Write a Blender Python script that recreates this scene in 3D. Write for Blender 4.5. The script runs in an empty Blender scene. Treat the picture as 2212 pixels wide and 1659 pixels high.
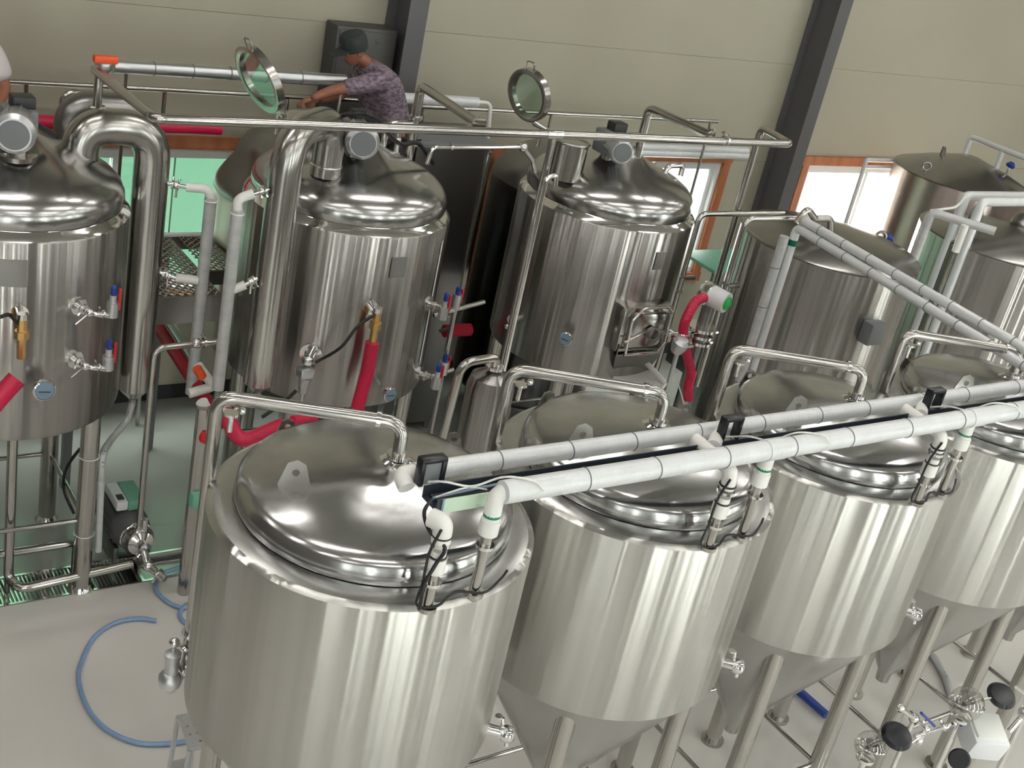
import bpy, bmesh, math, random
from math import sin, cos, pi, radians
from mathutils import Vector, Matrix
random.seed(7)
S = bpy.context.scene
C = S.collection
# ------------------------------------------------------------------ camera
H = 5.91                                   # eye height above the brewhouse floor (m)
F, CX, CY = 2665.8, 1106.0, 829.5          # focal length and centre, pixels of 2212x1659
MR = ((0.82191235, -0.53337165, 0.19993692),
      (-0.08231017, -0.45853126, -0.88485825),
      (0.56363563, 0.71081908, -0.42077441))
M3 = Matrix(MR)
cd = bpy.data.cameras.new('camera'); cam = bpy.data.objects.new('camera', cd); C.objects.link(cam)
cd.sensor_width = 36; cd.lens = F * 36 / 2212; cd.clip_start = 0.05; cd.clip_end = 200
R3 = Matrix((MR[0], tuple(-a for a in MR[1]), tuple(-a for a in MR[2]))).transposed()
cam.matrix_world = Matrix.Translation((0, 0, H)) @ R3.to_4x4()
S.camera = cam
def at(u, v, x=None, y=None, z=None):
    """point of the room seen at pixel (u, v) on the plane x=, y= or z= (metres)"""
    d = M3.transposed() @ Vector(((u - CX) / F, (v - CY) / F, 1))
    t = x / d.x if x is not None else y / d.y if y is not None else (z - H) / d.z
    return Vector((0, 0, H)) + d * t
# ------------------------------------------------------------------ world, light, exposure
S.view_settings.view_transform = 'Standard'; S.view_settings.look = 'None'
S.view_settings.gamma = 1; S.view_settings.use_curve_mapping = False
S.view_settings.exposure = 0.70
w = bpy.data.worlds.new('overcast_sky'); S.world = w; w.use_nodes = True
bg = w.node_tree.nodes['Background']; bg.inputs[0].default_value = (0.97, 0.98, 0.95, 1); bg.inputs[1].default_value = 11
LAMP = 21.0
# ------------------------------------------------------------------ materials
MT = {}
def mat(name, col, rough=.5, metal=0, bump=None, var=None, spec=.5, coat=0, emit=None, trans=0, brushed=0):
    m = bpy.data.materials.new(name); m.use_nodes = True; nt = m.node_tree
    p = nt.nodes['Principled BSDF']
    p.inputs['Base Color'].default_value = (*col, 1); p.inputs['Roughness'].default_value = rough
    p.inputs['Metallic'].default_value = metal; p.inputs['Specular IOR Level'].default_value = spec
    p.inputs['Coat Weight'].default_value = coat; p.inputs['Transmission Weight'].default_value = trans
    if emit: p.inputs['Emission Color'].default_value = (*emit[0], 1); p.inputs['Emission Strength'].default_value = emit[1]
    if brushed:                                  # grain runs round the vessel, so highlights smear up and down
        tg = nt.nodes.new('ShaderNodeTangent'); tg.direction_type = 'RADIAL'; tg.axis = 'Z'; nt.links.new(tg.outputs[0], p.inputs['Tangent'])
        p.inputs['Anisotropic'].default_value = brushed; p.inputs['Anisotropic Rotation'].default_value = .25
    if bump or var:
        tc = nt.nodes.new('ShaderNodeTexCoord')
    if bump:                                     # (scale xyz, strength, distance, detail)
        mp = nt.nodes.new('ShaderNodeMapping'); mp.inputs['Scale'].default_value = bump[0]
        nz = nt.nodes.new('ShaderNodeTexNoise'); nz.inputs['Scale'].default_value = 1; nz.inputs['Detail'].default_value = bump[3]
        bp = nt.nodes.new('ShaderNodeBump'); bp.inputs['Strength'].default_value = bump[1]; bp.inputs['Distance'].default_value = bump[2]
        nt.links.new(tc.outputs['Object'], mp.inputs[0]); nt.links.new(mp.outputs[0], nz.inputs['Vector'])
        nt.links.new(nz.outputs[0], bp.inputs['Height']); nt.links.new(bp.outputs[0], p.inputs['Normal'])
    if var:                                      # (scale xyz, second colour, rough spread)
        mp = nt.nodes.new('ShaderNodeMapping'); mp.inputs['Scale'].default_value = var[0]
        nz = nt.nodes.new('ShaderNodeTexNoise'); nz.inputs['Scale'].default_value = 1; nz.inputs['Detail'].default_value = 4
        mx = nt.nodes.new('ShaderNodeMix'); mx.data_type = 'RGBA'
        mx.inputs[6].default_value = (*col, 1); mx.inputs[7].default_value = (*var[1], 1)
        cr = nt.nodes.new('ShaderNodeMapRange'); cr.inputs[1].default_value = .35; cr.inputs[2].default_value = .65
        nt.links.new(tc.outputs['Object'], mp.inputs[0]); nt.links.new(mp.outputs[0], nz.inputs['Vector'])
        nt.links.new(nz.outputs[0], cr.inputs[0]); nt.links.new(cr.outputs[0], mx.inputs[0]); nt.links.new(mx.outputs[2], p.inputs['Base Color'])
        if len(var) > 2:
            r2 = nt.nodes.new('ShaderNodeMapRange'); r2.inputs[3].default_value = rough - var[2]; r2.inputs[4].default_value = rough + var[2]
            nt.links.new(nz.outputs[0], r2.inputs[0]); nt.links.new(r2.outputs[0], p.inputs['Roughness'])
    MT[name] = m; return m
mat('steel_jacket', (.66, .65, .62), .30, 1, bump=((6, 6, .03), 1.0, .02, 2), var=((9, 9, .12), (.56, .55, .525)), brushed=.97)  # vertical tone bands in the colour stand in for reflected streaks
mat('steel_kettle', (.47, .452, .43),   .27, 1, bump=((6.5, 6.5, .03), 1.0, .02, 2), var=((9, 9, .12), (.36, .345, .33)), brushed=.97)  # darker upright bands paint streaky reflections into the base colour
mat('steel_dome', (.52, .515, .51), .2, 1, bump=((2.5, 2.5, 2.5), .35, .015, 3), var=((7, 7, 7), (.45, .45, .445), .04))
mat('steel_plate', (.52, .52, .51), .26, 1, var=((3, 3, 3), (.5, .5, .49), .02))
mat('steel_pipe', (.50, .48, .455), .2, 1)
mat('steel_dark', (.30, .29, .285), .32, 1)
mat('steel_lid', (.36, .35, .335), .25, 1, var=((3, 3, 3), (.31, .30, .29), .03))
mat('steel_duct', (.50, .485, .46), .24, 1, var=((5, 5, .6), (.42, .405, .385)), brushed=.5)
mat('steel_dark_reflect', (.10, .098, .10), .3, 1, bump=((5, 5, .1), .6, .012, 2), brushed=.9)  # near-black base paints in the dark reflection of the cabinet
mat('steel_copper_reflect', (.60, .50, .47), .34, 1, bump=((5, 5, .1), .6, .012, 2), brushed=.9)  # warm tint stands in for a pinkish-copper reflection on plain steel
mat('chrome', (.8, .79, .78), .1, 1)
mat('aluminium', (.62, .63, .65), .38, 1)
mat('grey_paint', (.17, .18, .19), .45)
mat('dark_paint', (.028, .029, .031), .5)
mat('white_pvc', (.80, .79, .76), .35)
mat('white_wrap', (.70, .715, .73), .3, .12, bump=((60, 8, 8), .35, .01, 3), var=((14, 6, 6), (.66, .67, .68)))
mat('grey_wrap', (.50, .51, .52), .42, .2, bump=((10, 10, 30), .3, .01, 3), var=((8, 8, 20), (.58, .58, .58)))
mat('black_rubber', (.012, .012, .014), .4)
mat('black_plastic', (.012, .013, .018), .28)
mat('navy_tray', (.035, .045, .06), .3)
mat('red_foam', (.58, .014, .065), .42, bump=((14, 14, 14), .35, .01, 3))
mat('dark_red', (.42, .01, .03), .45)
mat('red_plastic', (.65, .02, .03), .4)
mat('orange_plastic', (.75, .09, .02), .4)
mat('blue_plastic', (.015, .05, .28), .35)
mat('blue_hose', (.22, .33, .53), .32)
mat('green_plastic', (.02, .42, .08), .35)
mat('green_tape', (.01, .22, .13), .5)
mat('brass', (.72, .47, .2), .3, 1)
mat('gauge_face', (.22, .32, .42), .3)
mat('paper_label', (.55, .70, .55), .6)
mat('plate_etched', (.34, .335, .33), .38, .8)
mat('yellow_label', (.72, .48, .02), .6)
mat('mint_paint', (.17, .42, .31), .5)
mat('mint_board', (.10, .25, .18), .6)
mat('pump_grey', (.11, .11, .115), .4)
mat('floor_epoxy', (.66, .625, .59), .26, 0, bump=((1.2, 1.2, 1.2), .12, .02, 3), var=((.7, .7, .7), (.61, .58, .55), .05), spec=.5)
mat('floor_wet', (.34, .355, .33), .13, 0, bump=((1.5, 1.5, 1.5), .12, .02, 3), var=((1.2, 1.2, 1.2), (.35, .36, .34), .05), spec=.6)
mat('wall_cream', (.41, .385, .305), .6, var=((.4, .4, .4), (.375, .35, .275)))
mat('wall_unseen_dark', (.16, .155, .145), .6)  # walls out of view, darkened so bright streaks stand out in the steel
mat('ceiling_grey', (.30, .30, .27), .7)
mat('column_grey', (.11, .108, .112), .5)
mat('wood_orange', (.46, .17, .075), .55, bump=((20, 20, 20), .2, .01, 3), var=((8, 8, 3), (.36, .12, .05)))
mat('upvc_white', (.78, .78, .80), .35)
mat('cabinet_grey', (.075, .073, .07), .5)
mat('skin', (.30, .12, .07), .55); mat('lips', (.2, .06, .05), .5)
mat('cap_cloth', (.028, .036, .034), .8)
mat('hair_black', (.008, .007, .007), .7)
mat('white_shirt', (.62, .58, .58), .8)
mat('trousers', (.04, .04, .05), .8)
mat('camo_shirt', (.30, .24, .29), .8, var=((22, 22, 40), (.09, .06, .085)))
mat('lamp_white', (1, 1, 1), .5, emit=((1, .97, .92), LAMP))
# thin glazing: mostly see-through, mirror at grazing angles
def glass_mat(name, tint, refl):
    m = bpy.data.materials.new(name); m.use_nodes = True; nt = m.node_tree; nt.nodes.clear()
    o = nt.nodes.new('ShaderNodeOutputMaterial'); t = nt.nodes.new('ShaderNodeBsdfTransparent'); g = nt.nodes.new('ShaderNodeBsdfGlossy')
    t.inputs[0].default_value = (*tint, 1); g.inputs['Roughness'].default_value = .03
    lw = nt.nodes.new('ShaderNodeLayerWeight'); lw.inputs[0].default_value = .5
    pw = nt.nodes.new('ShaderNodeMath'); pw.operation = 'POWER'; pw.inputs[1].default_value = 4; nt.links.new(lw.outputs['Facing'], pw.inputs[0])
    ma = nt.nodes.new('ShaderNodeMath'); ma.operation = 'MULTIPLY_ADD'; ma.inputs[1].default_value = .7; ma.inputs[2].default_value = refl; nt.links.new(pw.outputs[0], ma.inputs[0])
    mx = nt.nodes.new('ShaderNodeMixShader'); nt.links.new(ma.outputs[0], mx.inputs[0])
    nt.links.new(t.outputs[0], mx.inputs[1]); nt.links.new(g.outputs[0], mx.inputs[2]); nt.links.new(mx.outputs[0], o.inputs[0])
    MT[name] = m
glass_mat('window_glass', (.95, .98, .96), .04)
glass_mat('lid_glass', (.74, .84, .78), .12)
glass_mat('sight_glass', (.85, .85, .83), .12)
# ------------------------------------------------------------------ mesh builder
ORG = Vector((0, 0, 0))
class B:
    """collects shapes in room coordinates; make() links them as one mesh object"""
    def __init__(s): s.v = []; s.f = []
    def add(s, vs, fs):
        n = len(s.v); s.v += [tuple(a) for a in vs]; s.f += [tuple(i + n for i in f) for f in fs]; return s
    def box(s, c, d, rz=0, m=None):
        hx, hy, hz = d[0] / 2, d[1] / 2, d[2] / 2; r = m or Matrix.Rotation(rz, 3, 'Z'); c = Vector(c)
        vs = [c + r @ Vector((x, y, z)) for x in (-hx, hx) for y in (-hy, hy) for z in (-hz, hz)]
        return s.add(vs, [(0, 1, 3, 2), (4, 6, 7, 5), (0, 4, 5, 1), (2, 3, 7, 6), (0, 2, 6, 4), (1, 5, 7, 3)])
    def bbox(s, c, d, b=.01, rz=0, m=None):      # box with chamfered vertical-section edges (all 12)
        bm = bmesh.new(); bmesh.ops.create_cube(bm, size=1)
        for q in bm.verts: q.co = Vector((q.co.x * d[0], q.co.y * d[1], q.co.z * d[2]))
        bmesh.ops.bevel(bm, geom=bm.edges[:], offset=b, segments=2, affect='EDGES', profile=.5)
        r = m or Matrix.Rotation(rz, 3, 'Z'); c = Vector(c); bm.verts.index_update()
        s.add([c + r @ q.co for q in bm.verts], [[q.index for q in f.verts] for f in bm.faces]); bm.free(); return s
    def lathe(s, prof, c=(0, 0, 0), ax=(0, 0, 1), n=48, a0=0, a1=2 * pi):
        c = Vector(c); q = Vector((0, 0, 1)).rotation_difference(Vector(ax).normalized()).to_matrix()
        full = abs(a1 - a0 - 2 * pi) < 1e-4; k = n if full else n + 1; rings = []; vs = []
        for (r, z) in prof:
            if r < 1e-5: rings.append([len(vs)]); vs.append(c + q @ Vector((0, 0, z)))
            else:
                rings.append(list(range(len(vs), len(vs) + k)))
                vs += [c + q @ Vector((r * cos(a0 + (a1 - a0) * i / n), r * sin(a0 + (a1 - a0) * i / n), z)) for i in range(k)]
        fs = []
        for A, Bq in zip(rings, rings[1:]):
            m = n if full else n
            for i in range(m):
                j = (i + 1) % k
                if len(A) == 1 and len(Bq) == 1: continue
                if len(A) == 1: fs.append((A[0], Bq[i], Bq[j]))
                elif len(Bq) == 1: fs.append((A[i], Bq[0], A[j]))
                else: fs.append((A[i], Bq[i], Bq[j], A[j]))
        return s.add(vs, fs)
    def cyl(s, p0, p1, r0, r1=None, n=20, cap=True):
        p0, p1 = Vector(p0), Vector(p1); d = p1 - p0; r1 = r0 if r1 is None else r1
        pr = [(r0, 0), (r1, d.length)]
        if cap: pr = [(0, 0)] + pr + [(0, d.length)]
        return s.lathe(pr, p0, d, n)
    def disc(s, c, ax, r, th, n=24):
        ax = Vector(ax).normalized(); c = Vector(c); return s.cyl(c - ax * th / 2, c + ax * th / 2, r, n=n)
    def ball(s, c, r, n=16, sz=1):
        return s.lathe([(r * sin(pi * i / 10), -r * sz * cos(pi * i / 10)) for i in range(11)], c, n=n)
    def ring(s, c, ax, R, r, n=40, m=10):
        c = Vector(c); q = Vector((0, 0, 1)).rotation_difference(Vector(ax).normalized()).to_matrix(); vs = []; fs = []
        for i in range(n):
            a = 2 * pi * i / n
            for j in range(m):
                b = 2 * pi * j / m; vs.append(c + q @ Vector(((R + r * cos(b)) * cos(a), (R + r * cos(b)) * sin(a), r * sin(b))))
        for i in range(n):
            for j in range(m): fs.append((i * m + j, ((i + 1) % n) * m + j, ((i + 1) % n) * m + (j + 1) % m, i * m + (j + 1) % m))
        return s.add(vs, fs)
    def tube(s, pts, r, bend=.06, n=14, cap=True, seg=6):
        P = [Vector(p) for p in pts]; path = [P[0]]
        for i in range(1, len(P) - 1):
            a, b, c = P[i - 1], P[i], P[i + 1]; u = (a - b); w_ = (c - b)
            if u.length < 1e-6 or w_.length < 1e-6: continue
            ang = u.angle(w_)
            if ang > pi - .03: path.append(b); continue
            t = min(bend / math.tan(ang / 2) if ang > .05 else bend, u.length * .48, w_.length * .48)
            p0 = b + u.normalized() * t; p1 = b + w_.normalized() * t
            for k in range(seg + 1):
                f = k / seg; path.append(p0 * (1 - f) ** 2 + b * 2 * f * (1 - f) + p1 * f * f)
        path.append(P[-1]); rr = r if isinstance(r, (list, tuple)) else None
        vs = []; fs = []; t0 = (path[1] - path[0]).normalized()
        nrm = t0.orthogonal().normalized(); prev = t0
        for i, p in enumerate(path):
            t = (path[min(i + 1, len(path) - 1)] - path[max(i - 1, 0)])
            t = t.normalized() if t.length > 1e-9 else prev
            nrm = (prev.rotation_difference(t) @ nrm).normalized(); prev = t; bn = t.cross(nrm)
            ri = r if not rr else rr[0] + (rr[1] - rr[0]) * i / (len(path) - 1)
            vs += [p + (nrm * cos(2 * pi * k / n) + bn * sin(2 * pi * k / n)) * ri for k in range(n)]
        for i in range(len(path) - 1):
            for k in range(n): fs.append((i * n + k, i * n + (k + 1) % n, (i + 1) * n + (k + 1) % n, (i + 1) * n + k))
        if cap: fs.append(tuple(range(n))[::-1]); fs.append(tuple(range((len(path) - 1) * n, len(path) * n)))
        return s.add(vs, fs)
    def curve(s, pts, r, n=10, k=8):              # smooth Catmull-Rom hose
        P = [Vector(p) for p in pts]; P = [P[0] * 2 - P[1]] + P + [P[-1] * 2 - P[-2]]; out = []
        for i in range(1, len(P) - 2):
            for j in range(k):
                t = j / k; a, b, c, d = P[i - 1:i + 3]
                out.append(.5 * ((2 * b) + (c - a) * t + (2 * a - 5 * b + 4 * c - d) * t * t + (3 * b - a - 3 * c + d) * t ** 3))
        out.append(P[-2]); return s.tube(out, r, 0, n)
    def poly(s, pts, th):                         # flat outline pts (3D, planar) given real thickness along th
        P = [Vector(p) for p in pts]; th = Vector(th); n = len(P)
        return s.add([p - th / 2 for p in P] + [p + th / 2 for p in P],
                     [tuple(range(n))[::-1], tuple(range(n, 2 * n))] + [(i, (i + 1) % n, n + (i + 1) % n, n + i) for i in range(n)])
    def make(s, name, m, parent=None, smooth=True, label=None, kind=None, org=None):
        o_ = org if org is not None else (parent['_o'] if parent is not None and '_o' in parent.keys() else (0, 0, 0))
        o_ = Vector(o_)
        me = bpy.data.meshes.new(name); me.from_pydata([(a[0] - o_.x, a[1] - o_.y, a[2] - o_.z) for a in s.v], [], s.f); me.update()
        bm = bmesh.new(); bm.from_mesh(me); bmesh.ops.recalc_face_normals(bm, faces=bm.faces); bm.to_mesh(me); bm.free()
        if smooth:
            me.polygons.foreach_set('use_smooth', [True] * len(me.polygons))
            me.set_sharp_from_angle(angle=radians(38))
        me.materials.append(MT[m]); ob = bpy.data.objects.new(name, me); C.objects.link(ob)
        ob['_o'] = tuple(o_)
        if parent is not None: ob.parent = parent
        else: ob.location = o_
        if label: ob['label'] = label
        if kind: ob['kind'] = kind
        return ob
def thing(name, label, cat, loc, group=None, kind=None):
    o = bpy.data.objects.new(name, None); C.objects.link(o); o.location = loc; o.empty_display_size = .1
    o['_o'] = tuple(loc)
    if kind: o['kind'] = kind
    else:
        o['label'] = label; o['category'] = cat
    if group: o['group'] = group
    return o
def tag(o, label, cat, group=None):
    o['label'] = label; o['category'] = cat
    if group: o['group'] = group
    return o
def clone(root, loc, label, group=None):
    mp = {}
    def cp(o, par):
        c = o.copy(); C.objects.link(c)
        if par is not None: c.parent = par
        for ch in [q for q in KIDS.get(o.name, [])]: cp(ch, c)
        return c
    c = cp(root, None); c.location = loc; c['label'] = label
    if group: c['group'] = group
    return c
V = Vector
def clamp_(b, p, ax, r):                          # tri-clamp: ferrule ring, hinge lug and wing nut
    ax = V(ax).normalized(); p = V(p); b.disc(p, ax, r * 1.55, r * .55, 20)
    s = ax.orthogonal().normalized(); b.cyl(p + s * r * 1.5, p + s * r * 2.5, r * .22, n=8); b.disc(p + s * r * 2.3, s, r * .5, r * .22, 8)
    return b
def wall_box(name, x0, x1, y0, y1, z0, z1, m, parent=None):
    return B().box(((x0 + x1) / 2, (y0 + y1) / 2, (z0 + z1) / 2), (x1 - x0, y1 - y0, z1 - z0)).make(name, m, parent, smooth=False)
# ================================================================== THE SETTING
WY = 10.40                                        # inner face of the long back wall
X0, X1, YF, ZC = -5.0, 24.0, -2.6, 7.6
def st(o): o['kind'] = 'structure'; return o
fl = st(thing('floor', '', '', (0, 0, 0), kind='structure'))
wall_box('slab', X0, X1, YF, 7.56, -.2, 0, 'floor_epoxy', fl)
wall_box('slab', X0, X1, 7.92, WY, -.2, 0, 'floor_wet', fl)['label'] = 'darker wet floor behind the drain channel'
wall_box('channel_bed', X0, X1, 7.56, 7.92, -.2, -.06, 'steel_plate', fl)
st(wall_box('ceiling', X0, X1, YF, WY, ZC, ZC + .15, 'ceiling_grey'))
wb = thing('wall_back', '', '', (0, WY, 0), kind='structure')
WINS = [(1.75, 5.05), (7.40, 10.66), (12.11, 15.4)]; WZ0, WZ1 = 1.10, 2.56
g = .003
cols = [0.2, 5.9, 11.6, 17.3, 23.0]
edges = sorted([X0, X1] + cols)
for a, b_ in zip(edges, edges[1:]):               # insulated wall panels, joints between them left open
    for z0, z1 in ((0, WZ0), (WZ0, WZ1), (WZ1, 3.76), (3.76, 6.0), (6.0, ZC)):
        spans = [(a, b_)]
        if z0 == WZ0:
            for wa, wb_ in WINS:
                if a < (wa + wb_) / 2 < b_: spans = [(a, wa), (wb_, b_)]
        for p, q in spans:
            wall_box('panel', p + g / 2, q - g / 2, WY, WY + .15, z0 + g / 2, z1 - g / 2, 'wall_cream', wb)
wall_box('backing', X0, X1, WY + .10, WY + .16, 2.60, ZC, 'wall_cream', wb)
bbd = thing('baseboard_back', '', '', (0, WY, 0), kind='structure')
for a, b_ in zip(edges, edges[1:]): wall_box('flashing', a + .01, b_ - .01, WY - .03, WY, 0, .14, 'dark_paint', bbd)
st(wall_box('wall_left', X0 - .15, X0, YF, WY, 0, ZC, 'wall_unseen_dark'))
st(wall_box('wall_right', X1, X1 + .15, YF, WY, 0, ZC, 'wall_cream'))
# unseen wall set close behind the viewer, tall windows added to streak the steel
STREAK_WINS = [(-4.3, -3.6), (-2.6, -2.2), (-1.0, -.4), (.5, .8), (2.2, 2.9), (3.7, 4.0), (5.4, 6.2), (6.7, 6.95), (8.4, 9.2), (10.2, 10.5), (12.0, 13.0), (14.0, 14.4), (16.0, 17.2), (19, 19.6)]
wf = thing('wall_front', '', '', (0, YF, 0), kind='structure')
fe = [X0] + [v for ab in STREAK_WINS for v in ab] + [X1]
for i in range(0, len(fe), 2): wall_box('panel', fe[i], fe[i + 1], YF - .15, YF, .3, 5.8, 'wall_unseen_dark', wf)
wall_box('panel', X0, X1, YF - .15, YF, 0, .3, 'wall_unseen_dark', wf); wall_box('panel', X0, X1, YF - .15, YF, 5.8, ZC, 'wall_unseen_dark', wf)
for i, (a, b_) in enumerate(STREAK_WINS):
    o = thing(f'window_{i + 4}', '', '', ((a + b_) / 2, YF, 2.8), kind='structure')
    fr = B()
    for x in (a + .04, (a + b_) / 2, b_ - .04): fr.box((x, YF - .07, 3.05), (.08, .1, 5.5))
    for z in (.34, 3.05, 5.76): fr.box(((a + b_) / 2, YF - .07, z), (b_ - a, .09, .08))
    fr.make('window_frame', 'upvc_white', o, False)
    wall_box('pane', a, b_, YF - .075, YF - .065, .3, 5.8, 'window_glass', o)
# steel I-section columns against the back wall
for i, x in enumerate(cols):
    o = thing(f'trim_{i + 1}', '', '', (x, WY, 0), kind='structure')
    xc = x - .44 + .0
    xl = 5.81 + 5.60 * (i - 1) - (.05 if i > 1 else 0); xm = xl + .0975
    wall_box('flange', xl, xl + .195, WY - .42, WY - .405, 0, ZC, 'column_grey', o)
    wall_box('flange', xl, xl + .195, WY - .03, WY - .012, 0, ZC, 'column_grey', o)
    wall_box('web', xm - .006, xm + .006, WY - .405, WY - .03, 0, ZC, 'column_grey', o)
# windows of the back wall: orange timber casing, white frame, sliding sashes, clear glass
for i, (a, b_) in enumerate(WINS):
    o = thing(f'window_{i + 1}', '', '', ((a + b_) / 2, WY, 1.85), kind='structure')
    cz = .115; cs = B()
    cs.box(((a + b_) / 2, WY - .012, WZ1 + cz / 2 - .02), (b_ - a + 2 * cz, .05, cz)); cs.box(((a + b_) / 2, WY - .012, WZ0 - cz / 2 + .02), (b_ - a + 2 * cz, .05, cz))
    for x in (a - cz / 2 + .02, b_ + cz / 2 - .02): cs.box((x, WY - .0125, (WZ0 + WZ1) / 2), (cz, .048, WZ1 - WZ0 - .04))
    cs.make('casing', 'wood_orange', o, False)
    fr = B(); t = .06
    fr.box(((a + b_) / 2, WY + .06, WZ1 - t / 2 - .02), (b_ - a, .11, t)); fr.box(((a + b_) / 2, WY + .06, WZ0 + t / 2 + .02), (b_ - a, .11, t))
    for x in (a + t / 2, b_ - t / 2): fr.box((x, WY + .06, (WZ0 + WZ1) / 2), (t, .108, WZ1 - WZ0 - .04))
    fr.make('window_frame', 'upvc_white', o, False)
    mid = (a + b_) / 2 if i < 2 else 13.35
    for k, (p, q, yy) in enumerate(((a + t, mid + .03, WY + .045), (mid - .03, b_ - t, WY + .085))):
        s_ = B(); z0, z1 = WZ0 + .08, WZ1 - .08; e = .055
        s_.box(((p + q) / 2, yy, z1 - e / 2), (q - p, .035, e)); s_.box(((p + q) / 2, yy, z0 + e / 2), (q - p, .035, e))
        for x in (p + e / 2, q - e / 2): s_.box((x, yy, (z0 + z1) / 2), (e, .034, z1 - z0 - 2 * e))
        so = s_.make('sash', 'upvc_white', o, False)
        wall_box('pane', p + e, q - e, yy - .004, yy + .004, z0 + e, z1 - e, 'window_glass', so)
# outside: mint painted hoarding across the yard, in front of the first two windows
oy = thing('hoarding', 'mint green painted board wall outside beyond the leftmost window', 'wall', (4, 12.2, 0))
for k in range(6):
    for z0, z1 in ((-.2, 1.93), (1.97, 4.2)):
        wall_box('board', -2 + k * 2.2 + .01, -2 + (k + 1) * 2.2 - .01, 12.2, 12.26, z0, z1, 'mint_board', oy)
b = B()
for k in range(7): b.box((-2 + k * 2.2, 12.3, 2.0), (.08, .08, 4.4))
b.make('post', 'steel_dark', oy, False)
st(wall_box('trim_9', -12, 40, WY + .3, 30, -.35, -.2, 'floor_epoxy')); st(wall_box('trim_10', -12, 40, -25, YF - .2, -.35, -.2, 'floor_epoxy'))
# ceiling lamps (long LED battens) - the room's own light
def lamp(x, y, L, k):
    o = thing('ceiling_lamp', k, 'lamp', (x, y, ZC - .25), 'long batten lamps under the ceiling')
    B().box((x, y, ZC - .17), (L + .1, .16, .06)).make('housing', 'upvc_white', o, False)
    B().box((x, y, ZC - .215), (L, .10, .03)).make('diffuser', 'lamp_white', o, False)
    b = B()
    for dx in (-L * .35, L * .35): b.box((x + dx, y, ZC - .07), (.02, .02, .14))
    b.make('hanger', 'steel_pipe', o, False)
for iy, y in enumerate((-1.2, 1.6, 4.4, 7.2)):
    for ix, x in enumerate((-2.5, 1.5, 5.5, 9.5, 13.5, 18)):
        lamp(x, y, 2.4, 'long white batten lamp hanging from the ceiling')
# drain channel grating
dg = thing('drain_grating', 'ribbed stainless steel drain grating set in the floor channel', 'grating', (2.2, 7.74, 0))
B().box((2.0, 7.575, -.01), (7, .02, .03)).make('edge_bar', 'chrome', dg, False); B().box((2.0, 7.905, -.01), (7, .02, .03)).make('edge_bar', 'chrome', dg, False)
b = B()
for k in range(46):
    x = 1.6 + k * .028
    b.box((x, 7.74, -.012), (.010, .31, .02))
b.box((1.58, 7.74, -.012), (.025, .31, .022)).box((2.9, 7.74, -.012), (.025, .31, .022))
b.make('grate_bars', 'chrome', dg, False, kind='stuff')

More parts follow.
